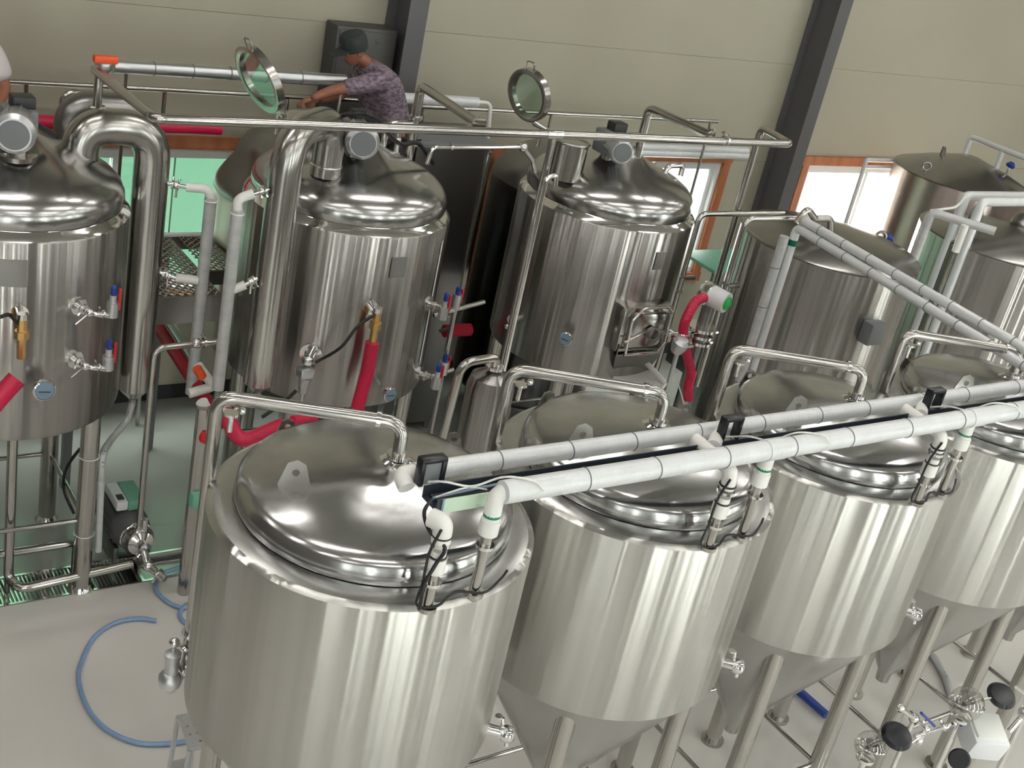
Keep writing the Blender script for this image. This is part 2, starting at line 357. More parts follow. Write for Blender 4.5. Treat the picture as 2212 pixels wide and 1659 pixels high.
# ================================================================== FERMENTERS (front row)
FX = [2.61 + 1.565 * i for i in range(5)]; FY = 4.08; FR = .75; FT = 2.91; FB = 1.83
FLAB = ['largest nearest fermenter tank at the left end of the front row',
        'second fermenter of the front row, right of the nearest tank',
        'third fermenter of the front row, its cone and legs in view',
        'fourth fermenter of the front row, cut by the right edge',
        'fifth fermenter of the front row, only a sliver of jacket at the right edge']
FG = 'conical fermenters in the front row'
def rel(p): return V(p)
def make_fermenter():
    cx, cy = FX[0], FY
    T = thing('fermenter', FLAB[0], 'tank', (cx, cy, 0), FG)
    c = (cx, cy, 0)
    B().lathe([(FR - .05, FB), (FR - .012, FB + .004), (FR, FB + .02), (FR, FT - .012), (FR - .012, FT), (FR - .03, FT + .004)], c, n=96).make('jacket', 'steel_jacket', T)
    B().lathe([(FR - .03, FT + .004), (.645, FT + .022), (.63, FT + .02)], c, n=96).make('shoulder_plate', 'steel_plate', T)
    B().lathe([(.622, FT + .012), (.632, FT + .03), (.634, FT + .07), (.626, FT + .105), (.604, FT + .132), (.565, FT + .148), (.4, FT + .18), (.2, FT + .214), (.05, FT + .232), (0, FT + .234)], c, n=96).make('dome', 'steel_dome', T)
    B().lathe([(.0, .62), (.05, .62), (.055, .70), (FR - .04, FB - .02), (FR - .03, FB + .006)], c, n=72).make('cone', 'steel_plate', T)
    for a in (45, 135, 225, 315):
        x, y = cx + .615 * cos(radians(a)), cy + .615 * sin(radians(a))
        lg = B().cyl((x, y, .03), (x, y, FB - .0), .056).make('leg', 'steel_pipe', T)
        B().disc((x, y, .015), (0, 0, 1), .085, .03).make('foot', 'steel_pipe', lg)
    for k in range(4):
        a, a2 = radians(45 + 90 * k), radians(135 + 90 * k)
        B().cyl((cx + .6 * cos(a), cy + .6 * sin(a), .55), (cx + .6 * cos(a2), cy + .6 * sin(a2), .55), .016, n=10).make('brace', 'steel_pipe', T)
    # cleaning pipe: post beside the jacket, slanting run, gooseneck into the dome
    px, py = 1.985, 4.51
    nz = V((2.70, 4.10, 0))
    B().tube([(px, py, 1.95), (px, py, 3.33), (nz.x - .0, nz.y + .0, 3.335), (nz.x, nz.y, 3.13)], .031, .085, 16, seg=8).make('cleaning_pipe', 'steel_pipe', T)
    b = B(); b.lathe([(.105, -.035), (.1, .0), (.06, .03), (0, .03)], (nz.x, nz.y, 3.125), n=24); clamp_(b, (nz.x, nz.y, 3.17), (0, 0, 1), .034); b.cyl((nz.x, nz.y, 3.09), (nz.x, nz.y, 3.17), .04)
    b.make('nozzle', 'chrome', T)
    B().disc(V((px, py, 3.335)).lerp(V((nz.x, nz.y, 3.335)), .86), (nz.x - px, nz.y - py, 0), .038, .02).make('ferrule', 'chrome', T)
    b = B()                                        # little spray fitting under the corner of the pipe
    q = V((px + .06, py - .03, 3.25)); clamp_(b, q, (0, 0, 1), .022); b.cyl(q, q - V((0, 0, .09)), .012); b.ball(q + V((.04, -.02, .02)), .018)
    b.make('corner_fitting', 'chrome', T)
    # stand-offs and relief valve at the foot of the post
    b = B(); b.cyl((px, py, 2.5), (px + .1, py - .07, 2.5), .01, n=8)
    b.cyl((px, py, 2.05), (px + .12, py - .08, 2.05), .03)
    clamp_(b, (px, py, 2.03), (0, 0, 1), .03); b.make('pipe_bracket', 'chrome', T)
    vx, vy = px - .10, py - .05
    rv = B(); rv.cyl((px, py, 1.95), (px, py, 1.80), .045); rv.tube([(px, py, 1.97), (px - .03, py - .01, 1.80), (vx, vy, 1.74), (vx, vy, 1.80)], .026, .05)
    clamp_(rv, (px - .02, py - .01, 1.92), (1, .3, .4), .03); clamp_(rv, (px, py, 1.85), (0, 0, 1), .034)
    rvo = rv.make('relief_valve', 'chrome', T)
    B().lathe([(0, 0), (.05, .01), (.058, .04), (.058, .06), (.042, .085), (.034, .09), (.034, .17), (.04, .175), (.04, .2), (.012, .21), (.01, .235), (0, .24)], (vx, vy, 1.77), n=20).make('valve_body', 'aluminium', rvo)
    B().ball((vx, vy, 2.035), .026).make('ball_knob', 'chrome', rvo)
    # sample valve low on the right of the jacket
    p = V((3.19, 3.55, 1.86)); d = V((.74, -.67, 0)).normalized()
    b = B(); b.cyl(p - d * .06, p + d * .05, .028); b.lathe([(0, 0), (.036, .0), (.045, .02), (.04, .055), (.02, .07), (0, .07)], p + d * .03, d, 16)
    b.cyl(p + d * .03 + V((0, 0, .02)), p + d * .02 + V((.0, 0, .09)), .009, n=8); b.disc(p + V((0, 0, .09)), (0, 0, 1), .02, .01, 10); b.cyl(p + d * .06, p + d * .07 - V((0, 0, .07)), .013, n=10)
    b.make('sample_valve', 'chrome', T)
    # two stand pipes through the shoulder, front right, up to the overhead lines
    s1 = V((2.475, 3.345, 0)); s2 = V((2.72, 3.37, 0))
    o = B().cyl((s1.x, s1.y, FT), (s1.x, s1.y, 3.14), .024).cyl((s1.x, s1.y, FT), (s1.x, s1.y, FT + .02), .042).make('inlet_pipe', 'steel_pipe', T)
    b = B(); clamp_(b, (s1.x, s1.y, 3.045), (0, 0, 1), .026); clamp_(b, (s1.x, s1.y, 3.235), (0, 0, 1), .028); b.make('pipe_clamp', 'chrome', o)
    b = B(); b.cyl((s1.x, s1.y, 3.10), (s1.x, s1.y, 3.17), .042, n=12).cyl((s1.x, s1.y, 3.17), (s1.x, s1.y, 3.205), .034); b.make('union', 'white_pvc', o)
    B().ring((s1.x, s1.y, 3.175), (0, 0, 1), .035, .004, 20, 6).make('seal', 'black_rubber', o)
    o = B().cyl((s2.x, s2.y, FT), (s2.x, s2.y, 3.30), .024).cyl((s2.x, s2.y, FT), (s2.x, s2.y, FT + .02), .042).make('outlet_pipe', 'steel_pipe', T)
    b = B(); clamp_(b, (s2.x, s2.y, 3.16), (0, 0, 1), .026); b.make('pipe_clamp', 'chrome', o)
    b = B(); b.cyl((s2.x, s2.y, 3.22), (s2.x, s2.y, 3.29), .043, n=12).cyl((s2.x, s2.y, 3.29), (s2.x, s2.y, 3.31), .036); b.make('union', 'white_pvc', o)
    B().cyl((s2.x, s2.y, 3.305), (s2.x, s2.y, 3.318), .037).make('band', 'green_tape', o)
    # black probe wire round the stand pipes
    B().curve([(s1.x - .03, s1.y - .03, 3.32), (s1.x - .05, s1.y - .01, 3.2), (s1.x - .045, s1.y - .0, 3.05), (s1.x - .05, s1.y, 2.94), (s1.x + .03, s1.y - .03, 2.94), (s1.x + .15, s1.y + .03, 2.94), (s2.x + .02, s2.y - .04, 2.945), (s2.x + .14, s2.y + .02, 2.945), (s2.x + .2, s2.y + .06, 2.95)], .006, 8).make('probe_wire', 'black_rubber', T)
    # lifting lugs with holes
    def lug(p, n_, name='lifting_lug', h=.13, w_=.1):
        p = V(p); n_ = V(n_).normalized(); t = V((0, 0, 1)).cross(n_).normalized(); prof = []
        for (a, z) in ((-w_ / 2, 0), (w_ / 2, 0), (w_ / 2, h * .35), (w_ * .28, h * .9), (.0, h), (-w_ * .28, h * .9), (-w_ / 2, h * .35)): prof.append((a, z))
        out = [p + t * a + V((0, 0, z)) for a, z in prof]; k = len(out); hole = [p + t * (.018 * cos(2 * pi * i / k - pi / 2 - .5)) + V((0, 0, h * .66 + .018 * sin(2 * pi * i / k - pi / 2 - .5))) for i in range(k)]
        th = n_ * .005; vs = [q - th for q in out] + [q - th for q in hole] + [q + th for q in out] + [q + th for q in hole]; fs = []
        for i in range(k):
            j = (i + 1) % k
            fs += [(i, j, k + j, k + i), (2 * k + i, 3 * k + i, 3 * k + j, 2 * k + j), (i, 2 * k + i, 2 * k + j, j), (k + i, k + j, 3 * k + j, 3 * k + i)]
        B().add(vs, fs).make(name, 'steel_pipe', T, smooth=False)
    lug((2.2, 4.1, FT + .115), (.45, .85, 0), h=.19, w_=.14); lug((3.22, 4.42, FT + .008), (.5, .85, 0)); lug((2.45, 4.72, FT + .008), (.3, .95, 0))
    # low dark disc with a raised rim behind the dome
    b = B(); mp = at(742, 928, z=FT + .05)
    b.cyl(mp - V((0, 0, .05)), mp + V((0, 0, .01)), .085, n=28); b.ring(mp + V((0, 0, .012)), (0, 0, 1), .085, .01, 28, 8)
    b.make('manway', 'steel_dark', T)
    return T
ferm = make_fermenter()
def kids_map():
    d = {}
    for o in C.objects:
        if o.parent is not None: d.setdefault(o.parent.name, []).append(o)
    return d
KIDS = kids_map()
for i in range(1, 5): clone(ferm, (FX[i], FY, 0), FLAB[i], FG)
# ================================================================== KETTLES (back row)
KT, KB, KY = 2.91, 1.50, 8.10
def kettle_body(T, cx, cy, R, top=KT, bot=KB, m='steel_kettle', legs=True, dome='steel_dome'):
    c = (cx, cy, 0)
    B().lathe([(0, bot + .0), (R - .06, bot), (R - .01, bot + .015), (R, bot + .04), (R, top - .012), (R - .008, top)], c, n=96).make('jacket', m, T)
    B().lathe([(R - .006, top), (R * .955, top + .035), (R * .935, top + .045), (R * .93, top + .05)], c, n=96).make('rim_band', 'chrome', T)
    pr = [(.925, .045), (.94, .085), (.935, .135), (.905, .185), (.85, .23), (.76, .275), (.63, .32), (.48, .365), (.34, .41), (.24, .455), (.18, .50), (.17, .54), (0, .54)]
    B().lathe([(R * a, top + z) for a, z in pr], c, n=96).make('dome', dome, T)
    if legs:
        for a in (45, 135, 225, 315):
            x, y = cx + R * .88 * cos(radians(a)), cy + R * .88 * sin(radians(a))
            lg = B().cyl((x, y, .05), (x, y, bot + .01), .066).make('leg', 'steel_pipe', T)
            B().lathe([(0, 0), (.095, 0), (.095, .015), (.06, .06), (0, .06)], (x, y, 0), n=16).make('foot', 'chrome', lg)
        for z in (.62,):
            for k in range(4):
                a, a2 = radians(45 + 90 * k), radians(135 + 90 * k); r = R * .88
                B().cyl((cx + r * cos(a), cy + r * sin(a), z), (cx + r * cos(a2), cy + r * sin(a2), z), .018, n=10).make('brace', 'steel_pipe', T)
def motor(T, p, ax, r=.115, L=.26, box=(.2, .2, .16)):
    p = V(p); ax = V(ax).normalized()
    o = B().lathe([(0, 0), (r * .8, 0), (r, .03), (r, L * .28), (r * .86, L * .32), (r * .86, L), (0, L)], p, -ax, 28).make('motor', 'aluminium', T)
    B().disc(p + ax * .003, ax, r * .72, .012, 24).make('fan_cover', 'grey_paint', o)
    b = B()
    for k in range(10):
        a = 2 * pi * k / 10; s_ = ax.orthogonal().normalized(); t = ax.cross(s_); d = s_ * cos(a) + t * sin(a)
        b.tube([p - ax * L * .4 + d * r * .92, p - ax * L * .95 + d * r * .92], .007, 0, 6)
    b.make('cooling_fins', 'aluminium', o, kind='stuff')
    q = p - ax * (L + box[1] / 2 - .02)
    B().bbox(q, box, .02).make('gearbox', 'grey_paint', T)
    B().bbox(q + V((.02, 0, box[2] / 2 + .035)), (.14, .12, .08), .012).make('terminal_box', 'dark_paint', T)
    B().cyl(q - V((0, 0, .24)), q, .06).cyl(q - V((0, 0, .25)), q - V((0, 0, .22)), .12).make('motor_mount', 'steel_pipe', T)
    return q
def wrap_plate(T, cx, cy, R, ang, dang, z0, z1, m, name, out=.006):
    B().lathe([(R + .001, z0), (R + out, z0), (R + out, z1), (R + .001, z1)], (cx, cy, 0), n=8, a0=radians(ang - dang), a1=radians(ang + dang)).make(name, m, T)
def gauge(T, p, d, r=.062):
    p = V(p); d = V(d).normalized()
    o = B().cyl(p - d * .07, p, .014).lathe([(0, 0), (r, 0), (r, .03), (r * .9, .034), (r * .88, .028), (0, .028)], p, d, 24).make('thermometer', 'chrome', T)
    B().disc(p + d * .031, d, r * .86, .004, 24).make('dial', 'gauge_face', o)
    s_ = V((0, 0, 1)).cross(d).normalized()
    B().tube([p + d * .036 - s_ * r * .55, p + d * .036 + s_ * r * .5 - V((0, 0, r * .15))], .0035, 0, 6).make('needle', 'black_plastic', o)
def surf(cx, cy, R, u, v):
    """point of the jacket (nearest side) seen at a pixel, and its outward direction"""
    o = V((0, 0, H)); d = M3.transposed() @ V(((u - CX) / F, (v - CY) / F, 1))
    a = d.x ** 2 + d.y ** 2; b_ = 2 * (d.x * (o.x - cx) + d.y * (o.y - cy)); c_ = (o.x - cx) ** 2 + (o.y - cy) ** 2 - R * R
    dis = b_ * b_ - 4 * a * c_; t = (-b_ - math.sqrt(max(dis, 0))) / (2 * a); p = o + d * t
    return p, V((p.x - cx, p.y - cy, 0)).normalized()
def open_lid(T, u, v, yy, R, nrm, hinge_uv):
    """round glass inspection lid standing open on its hinge"""
    c = at(u, v, y=yy); n = (M3.transposed() @ V(nrm)).normalized()
    o = B().lathe([(R, -.03), (R + .012, -.03), (R + .012, .03), (R, .03), (R - .035, .022), (R - .035, -.022), (R, -.03)], c, n, 48).make('glass_lid', 'steel_pipe', T)
    B().disc(c, n, R - .03, .008, 40).make('lid_glass', 'lid_glass', o)
    up = (V((0, 0, 1)) - n * n.z).normalized(); sd = up.cross(n)
    b = B(); b.tube([c + up * (R + .01) + sd * .04, c + up * (R + .07) + sd * .04, c + up * (R + .07) - sd * .04, c + up * (R + .01) - sd * .04], .006, .02, 8); b.make('lid_handle', 'steel_pipe', o)
    h = at(*hinge_uv, y=yy); b = B(); b.tube([c - up * R, h], .014, 0, 10); b.tube([c - up * R + sd * .07, h + sd * .06], .010, 0, 10); b.cyl(h - sd * .09, h + sd * .09, .018)
    b.tube([h, V((h.x, h.y, h.z - .16))], .016, 0, 10)
    b.make('hinge', 'chrome', T)
    return h
def side_valve(T, cx, cy, R, u, v, dirx=1, z_sight=True):
    """sampling / level fitting: flange, elbow, butterfly handle, level tube with blue cap and red stripe"""
    p, d = surf(cx, cy, R, u, v)
    s_ = V((0, 0, 1)).cross(d).normalized() * dirx
    b = B(); b.disc(p, d, .06, .03); b.cyl(p, p + d * .10, .022); clamp_(b, p + d * .06, d, .022)
    b.tube([p + d * .1, p + d * .16 + s_ * .02, p + d * .18 + s_ * .1 - V((0, 0, .02))], .018, .03, 10)
    clamp_(b, p + d * .17 + s_ * .06, s_, .02)
    b.tube([p + d * .12, p + d * .14 - s_ * .12 - V((0, 0, .05))], .008, 0, 8); b.ball(p + d * .12, .03)
    o = b.make('level_fitting', 'chrome', T)
    q = p + d * .18 + s_ * .13
    B().cyl(q + V((0, 0, -.03)), q + V((0, 0, .07)), .038).cyl(q + V((0, 0, .07)), q + V((0, 0, .12)), .022).make('level_valve', 'aluminium', o)
    B().cyl(q + V((0, 0, .12)), q + V((0, 0, .17)), .018).ball(q + V((0, 0, .17)), .02).make('cap', 'blue_plastic', o)
    B().bbox(q + V((.04, 0, .09)), (.016, .022, .15), .005).make('handle', 'red_plastic', o)
    return p, d
def hose_drop(T, cx, cy, R, u, v, hose=None):
    """brass solenoid valve on the jacket with a red insulated hose below"""
    p, d = surf(cx, cy, R, u, v)
    b = B(); b.disc(p, d, .055, .02); b.cyl(p, p + d * .14, .018); b.tube([p + d * .02 + V((0, 0, .06)), p + d * .13 + V((0, 0, .03))], .012, 0, 8); b.make('steam_inlet', 'chrome', T)
    q = p + d * .15
    o = B().cyl(q + V((0, 0, .03)), q - V((0, 0, .05)), .032, n=8).cyl(q - V((0, 0, .05)), q - V((0, 0, .1)), .045, n=8).cyl(q - V((0, 0, .1)), q - V((0, 0, .24)), .028, n=8).make('brass_valve', 'brass', T)
    B().cyl(q + V((0, 0, .03)), q + V((0, 0, .065)), .034).make('nut', 'chrome', o)
    return q
# --- left kettle
K0 = (1.95, 8.1, .78)
T0 = thing('brew_kettle', 'stainless brew kettle on legs cut by the left edge, domed lid with motor', 'tank', (K0[0], K0[1], 0), 'brew kettles in the back row')
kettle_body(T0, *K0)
p = at(30, 292, y=7.5); q = motor(T0, p, (-.3, -.95, 0), .125, .26)
wrap_plate(T0, *K0, -103, 8.5, 2.62, 2.80, 'plate_etched', 'name_plate')
p, d = surf(*K0, 84, 826); gauge(T0, p + d * .09, d, .072)
side_valve(T0, *K0, 168, 660); side_valve(T0, *K0, 160, 775)
q0 = hose_drop(T0, *K0, 42, 676)
b = B(); b.curve([at(0, 685, y=7.1), at(20, 680, y=7.1), q0 + V((-.03, 0, 0))], .012); b.make('cable', 'black_rubber', T0)
b = B(); b.lathe([(0, 0), (.06, 0), (.06, .02), (.035, .03), (.035, .07), (.075, .075), (.075, .1), (.04, .1), (.04, .2)], at(30, 872, y=7.7) - V((0, 0, .12)), n=20)
b.make('bottom_outlet', 'chrome', T0)
# --- middle kettle
K1 = (4.45, 8.1, .80)
T1 = thing('brew_kettle', 'middle brew kettle with brass valve and red hose on its jacket, dull motor on top', 'tank', (K1[0], K1[1], 0), 'brew kettles in the back row')
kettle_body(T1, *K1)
p = at(785, 311, y=7.6); motor(T1, p, (-.3, -.95, 0), .125, .26)
wrap_plate(T1, *K1, -86, 4.8, 2.60, 2.76, 'plate_etched', 'name_plate')
p, d = surf(*K1, 825, 838); gauge(T1, p + d * .09, d, .06)
side_valve(T1, *K1, 925, 655, -1); side_valve(T1, *K1, 905, 805, -1)
q1 = hose_drop(T1, *K1, 800, 664)
p, d = surf(*K1, 672, 765)
b = B(); b.disc(p, d, .085, .02); b.cyl(p, p + d * .12, .035); b.ball(p + d * .12, .045); o = b.make('sensor_port', 'chrome', T1)
B().bbox(p + d * .16 - V((0, 0, .08)), (.11, .1, .08), .012).cyl(p + d * .16 - V((0, 0, .12)), p + d * .16 - V((0, 0, .25)), .048, .03).cyl(p + d * .16 - V((0, 0, .25)), p + d * .16 - V((0, 0, .33)), .012).make('sensor_body', 'aluminium', o)
b = B(); b.curve([q1 + V((-.04, 0, .0)), q1 + V((-.16, -.02, -.07)), q1 + V((-.27, -.02, -.23)), p + d * .14 + V((.06, -.02, .0))], .012); b.make('cable', 'black_rubber', T1)
b = B(); b.curve([p + d * .17 - V((.05, 0, .22)), p + d * .17 - V((.15, 0, .32)), p + d * .17 - V((.30, 0, .42))], .014); b.make('cable', 'black_rubber', T1)
wrap_plate(T1, *K1, -49.5, 1.2, 1.75, 2.80, 'white_pvc', 'weld_strip', .004)
# open inspection lid
h = open_lid(T1, 561, 170, 8.25, .245, (-.74, .54, -.42), (600, 243))
hc = at(668, 256, y=8.35); b = B(); b.cyl((hc.x, hc.y, 3.2), (hc.x, hc.y, hc.z), .19, n=32); b.ring((hc.x, hc.y, hc.z), (0, 0, 1), .19, .012); b.lathe([(.19, 0), (.15, .03), (0, .05)], hc, n=32); b.make('manway_collar', 'steel_pipe', T1)
# --- right kettle
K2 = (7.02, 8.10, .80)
T2 = thing('brew_kettle', 'right brew kettle with square manway door low on its jacket', 'tank', (K2[0], K2[1], 0), 'brew kettles in the back row')
kettle_body(T2, *K2)
p = at(1345, 330, y=7.7); motor(T2, p, (-.35, -.93, 0), .11, .24, (.26, .2, .2))
wrap_plate(T2, *K2, -87, 4.0, 2.58, 2.74, 'plate_etched', 'name_plate')
p, d = surf(*K2, 1226, 722); gauge(T2, p + d * .09, d, .06)
h = open_lid(T2, 1143, 205, 8.1, .205, (-.71, .37, -.6), (1170, 275))
hc = at(1235, 305, y=8.0); b = B(); b.cyl((hc.x, hc.y, 3.15), (hc.x, hc.y, hc.z), .15, n=32); b.ring((hc.x, hc.y, hc.z), (0, 0, 1), .15, .012); b.make('manway_collar', 'steel_pipe', T2)
b = B(); p = at(1430, 395, y=8.0); b.tube([p, p + V((.01, 0, .16)), p + V((.2, .0, .17)), p + V((.2, 0, .07))], .026, .07); b.make('vent_hook', 'chrome', T2)
b = B(); p = at(1395, 375, y=8.5); b.tube([p, p + V((.02, 0, .1)), p + V((.08, .0, .12)), p + V((.1, 0, .02))], .014, .03); b.make('lifting_eye', 'steel_pipe', T2)
b = B(); p, d = surf(*K2, 1113, 690); b.cyl(p, p + d * .06, .03); clamp_(b, p + d * .05, d, .028); b.ball(p + d * .08 - V((0, 0, .06)), .025); b.make('jacket_port', 'chrome', T2)
# manway door: rectangular frame, door plate, clamp bar, grain chute below
p, d = surf(*K2, 1377, 700); s_ = V((0, 0, 1)).cross(d).normalized(); rm = Matrix((s_, d, V((0, 0, 1)))).transposed()
b = B(); b.bbox(p + d * .02, (.56, .2, .44), .05, m=rm); o = b.make('manway_frame', 'steel_pipe', T2)
B().bbox(p + d * .13, (.40, .05, .34), .04, m=rm).make('manway_door', 'steel_pipe', T2)
b = B(); c0 = p + d * .17
b.tube([c0 - s_ * .2 - V((0, 0, .2)), c0 - s_ * .22 + V((0, 0, .12)), c0 - s_ * .12 + V((0, 0, .23)), c0 + s_ * .14 + V((0, 0, .23)), c0 + s_ * .21 + V((0, 0, .17)), c0 + s_ * .2 + V((0, 0, .02)), c0 + s_ * .34 - V((0, 0, .06))], .012, .04, 10)
b.tube([c0 - s_ * .22 - V((0, 0, .2)), c0 + s_ * .16 - V((0, 0, .2)), c0 + s_ * .22 - V((0, 0, .1))], .014, .04, 10)
b.tube([c0 - s_ * .25 - V((0, 0, .08)), c0 + V((0, 0, .02)), c0 + s_ * .25 - V((0, 0, .02))], .012, .04, 10)
b.make('clamp_bar', 'chrome', T2)
b = B(); b.lathe([(.045, 0), (.06, .005), (.06, .05), (.045, .05), (.035, .02), (0, .02)], c0 + s_ * .02, d, 24); b.make('hand_wheel', 'steel_dark', T2)
e0 = p + d * .12 - V((0, 0, .23)); zt_ = p.z - .52
q4 = [at(1322, 808, z=zt_), at(1400, 800, z=zt_), at(1436, 832, z=zt_), at(1330, 838, z=zt_)]
b = B(); b.poly([e0 - s_ * .26, e0 + s_ * .24, q4[1], q4[0]], V((0, 0, .012)))
for sg, qq in ((-1, q4[0]), (1, q4[1])): b.poly([e0 + s_ * .25 * sg, qq, qq + V((0, 0, .10)), e0 + s_ * .25 * sg + V((0, 0, .10))], s_ * .01)
b.make('grain_chute', 'steel_dark', T2, False)
lp = B().poly(q4, V((0, 0, .02))).make('chute_lip', 'white_pvc', T2, False)
B().cyl(q4[2] + V((0, 0, .02)), at(1382, 768, y=q4[1].y), .024).cyl(q4[2] + V((0, 0, .02)), q4[2], .024).make('chute_bar', 'white_pvc', T2)

# ================================================================== OTHER TANKS
TR = thing('domed_tank', 'domed tank with a copper reflection painted into its colour, behind the middle kettle, left of it', 'tank', (4.66, 9.42, 0))
cx, cy, R = 4.66, 9.42, .70
B().lathe([(.05, .72), (R - .04, 1.05), (R, 1.1), (R, 2.45), (R - .01, 2.47)], (cx, cy, 0), n=80).make('jacket', 'steel_copper_reflect', TR)
B().lathe([(R - .01, 2.47), (R + .012, 2.48), (R + .012, 2.52), (R - .02, 2.58), (.62, 2.67), (.57, 2.74), (.54, 2.84), (.48, 2.94), (.38, 3.02), (.2, 3.08), (0, 3.09)], (cx, cy, 0), n=80).make('dome', 'steel_dark', TR)
for a in (45, 135, 225, 315): B().cyl((cx + .5 * cos(radians(a)), cy + .5 * sin(radians(a)), 0), (cx + .5 * cos(radians(a)), cy + .5 * sin(radians(a)), 1.1), .05).make('leg', 'steel_pipe', TR)
RT = thing('domed_tank', 'domed tank with a dark reflection painted into its colour, behind the right kettle, left of it', 'tank', (7.5, 9.37, 0))
cx, cy, R = 7.5, 9.37, .72
B().lathe([(.05, .2), (R - .04, .4), (R, .45), (R, 2.58), (R - .01, 2.60)], (cx, cy, 0), n=80).make('jacket', 'steel_dark_reflect', RT)
B().lathe([(R - .01, 2.60), (R, 2.62), (R - .02, 2.70), (.62, 2.80), (.5, 2.90), (.35, 2.98), (.2, 3.02), (0, 3.03)], (cx, cy, 0), n=80).make('dome', 'steel_dark', RT)
for a in (45, 135, 225, 315): B().cyl((cx + .5 * cos(radians(a)), cy + .5 * sin(radians(a)), 0), (cx + .5 * cos(radians(a)), cy + .5 * sin(radians(a)), .6), .05).make('leg', 'steel_pipe', RT)
def plain_tank(name, lab, cx, cy, R, top, bot, m='steel_kettle', coneh=.16, lid='steel_lid', group=None):
    T = thing(name, lab, 'tank', (cx, cy, 0), group)
    B().lathe([(.06, bot - .4), (R - .04, bot - .02), (R, bot + .02), (R, top - .01), (R - .01, top)], (cx, cy, 0), n=88).make('jacket', m, T)
    B().lathe([(R - .008, top), (R + .006, top + .004), (R - .02, top + .02), (R * .6, top + coneh * .55), (.12, top + coneh), (0, top + coneh)], (cx, cy, 0), n=88).make('lid', lid, T)
    for a in (45, 135, 225, 315): B().cyl((cx + R * .8 * cos(radians(a)), cy + R * .8 * sin(radians(a)), 0), (cx + R * .8 * cos(radians(a)), cy + R * .8 * sin(radians(a)), bot), .045).make('leg', 'steel_pipe', T)
    return T
def eye(T, p, m='steel_dark'):
    B().ring(V(p) + V((0, 0, .07)), (.6, .8, 0), .045, .016, 20, 8).cyl(p, V(p) + V((0, 0, .03)), .02).make('lifting_eye', m, T)
TA = plain_tank('conditioning_tank', 'tall pale-jacketed tank behind the fermenters, pink reflection down its left side', 8.78, 7.0, .82, 2.91, 1.0)
eye(TA, at(1898, 525, y=7.3)); b = B(); p = at(1915, 520, y=7.35); b.cyl(p - V((0, 0, .1)), p, .014).lathe([(0, 0), (.05, .01), (.06, .03), (.03, .07), (0, .075)], p, (.5, 0, 1), 12)
o = b.make('vent_valve', 'blue_plastic', TA)
b = B(); p = at(1765, 500, y=6.9); b.tube([p + V((-.3, 0, .08)), p + V((-.22, 0, .22)), p + V((-.08, 0, .12)), p + V((.12, 0, .12)), p + V((.2, 0, -.05))], .03, .06); b.disc(p + V((.2, 0, -.06)), (0, 0, 1), .1, .03)
b.make('swan_neck', 'steel_pipe', TA)
B().bbox(at(1885, 718, y=6.15), (.2, .12, .2), .012).make('control_box', 'grey_paint', TA)
TB = plain_tank('conditioning_tank', 'tank right of the blue-knobbed one, cut by the right edge of the photo', 11.35, 6.95, .86, 2.91, 1.0)
b = B(); p = at(2080, 510, y=6.9); b.tube([p, p + V((0, 0, .25)), p + V((.4, .2, .3)), p + V((.5, .2, .1))], .02, .05); b.ball(at(2205, 480, y=7.0), .1); b.make('lid_fitting', 'steel_dark', TB)
TC = plain_tank('storage_tank', 'tall storage tank in front of the bright right window', 13.25, 8.95, .84, 2.90, .8, 'steel_copper_reflect', .26)
eye(TC, at(1997, 372, y=8.6)); b = B(); p = at(2150, 395, y=8.8)
b.cyl(p - V((0, 0, .10)), p + V((0, 0, .02)), .27, n=32); b.lathe([(0, .0), (.3, -.02), (.31, .0), (.15, .06), (0, .08)], p + V((0, 0, .06)), (.25, -.15, 1), 32); b.make('manway', 'steel_dark', TC)
b = B(); b.poly([at(2026, 348, y=9.2), at(2040, 350, y=9.2), at(2043, 318, y=9.2), at(2038, 316, y=9.2)], V((0, .02, 0))); b.make('bracket', 'steel_pipe', TC, False)
b = B(); p = at(2078, 362, y=9.0); b.tube([p - V((0, 0, .1)), p + V((0, 0, .13)), p + V((-.16, 0, .1))], .02, .04); b.make('vent_pipe', 'steel_dark', TC)
TD = plain_tank('storage_tank', 'storage tank at the right edge under the twin white pipes', 13.6, 6.85, .8, 2.98, .9)
eye(TD, (13.2, 6.4, 2.9))
# dark cabinet between middle and right kettles
o = thing('hot_water_cabinet', 'tall dark steel cabinet standing between the middle and right kettles', 'cabinet', (6.5, 9.5, 0))
p0 = at(1030, 300, y=9.45); 
wall_box('body', p0.x - .75, p0.x + .02, 9.25, 9.8, .1, p0.z - .02, 'steel_dark', o)
B().bbox((p0.x - .36, 9.5, p0.z + .01), (.86, .62, .06), .01).make('top', 'grey_paint', o)
B().bbox((p0.x + .03, 9.26, p0.z - .9), (.06, .06, 1.7), .01).make('corner_post', 'steel_pipe', o)
for x in (p0.x - .7, p0.x - .05): B().cyl((x, 9.3, 0), (x, 9.3, .12), .03).make('foot', 'steel_pipe', o)
# electrical box on the wall behind the man
o = thing('wall_cabinet', 'dull grey electrical cabinet on the wall behind the man in the cap', 'cabinet', (5.5, WY, 3.4))
B().bbox((5.52, WY - .13, 3.36), (.62, .24, .86), .012).make('body', 'cabinet_grey', o)
B().bbox((5.52, WY - .255, 3.36), (.57, .012, .8), .006).make('door', 'cabinet_grey', o)
for x in (5.38, 5.62): B().cyl((x, WY - .27, 3.68), (x, WY - .245, 3.68), .02).make('knob', 'chrome', o)
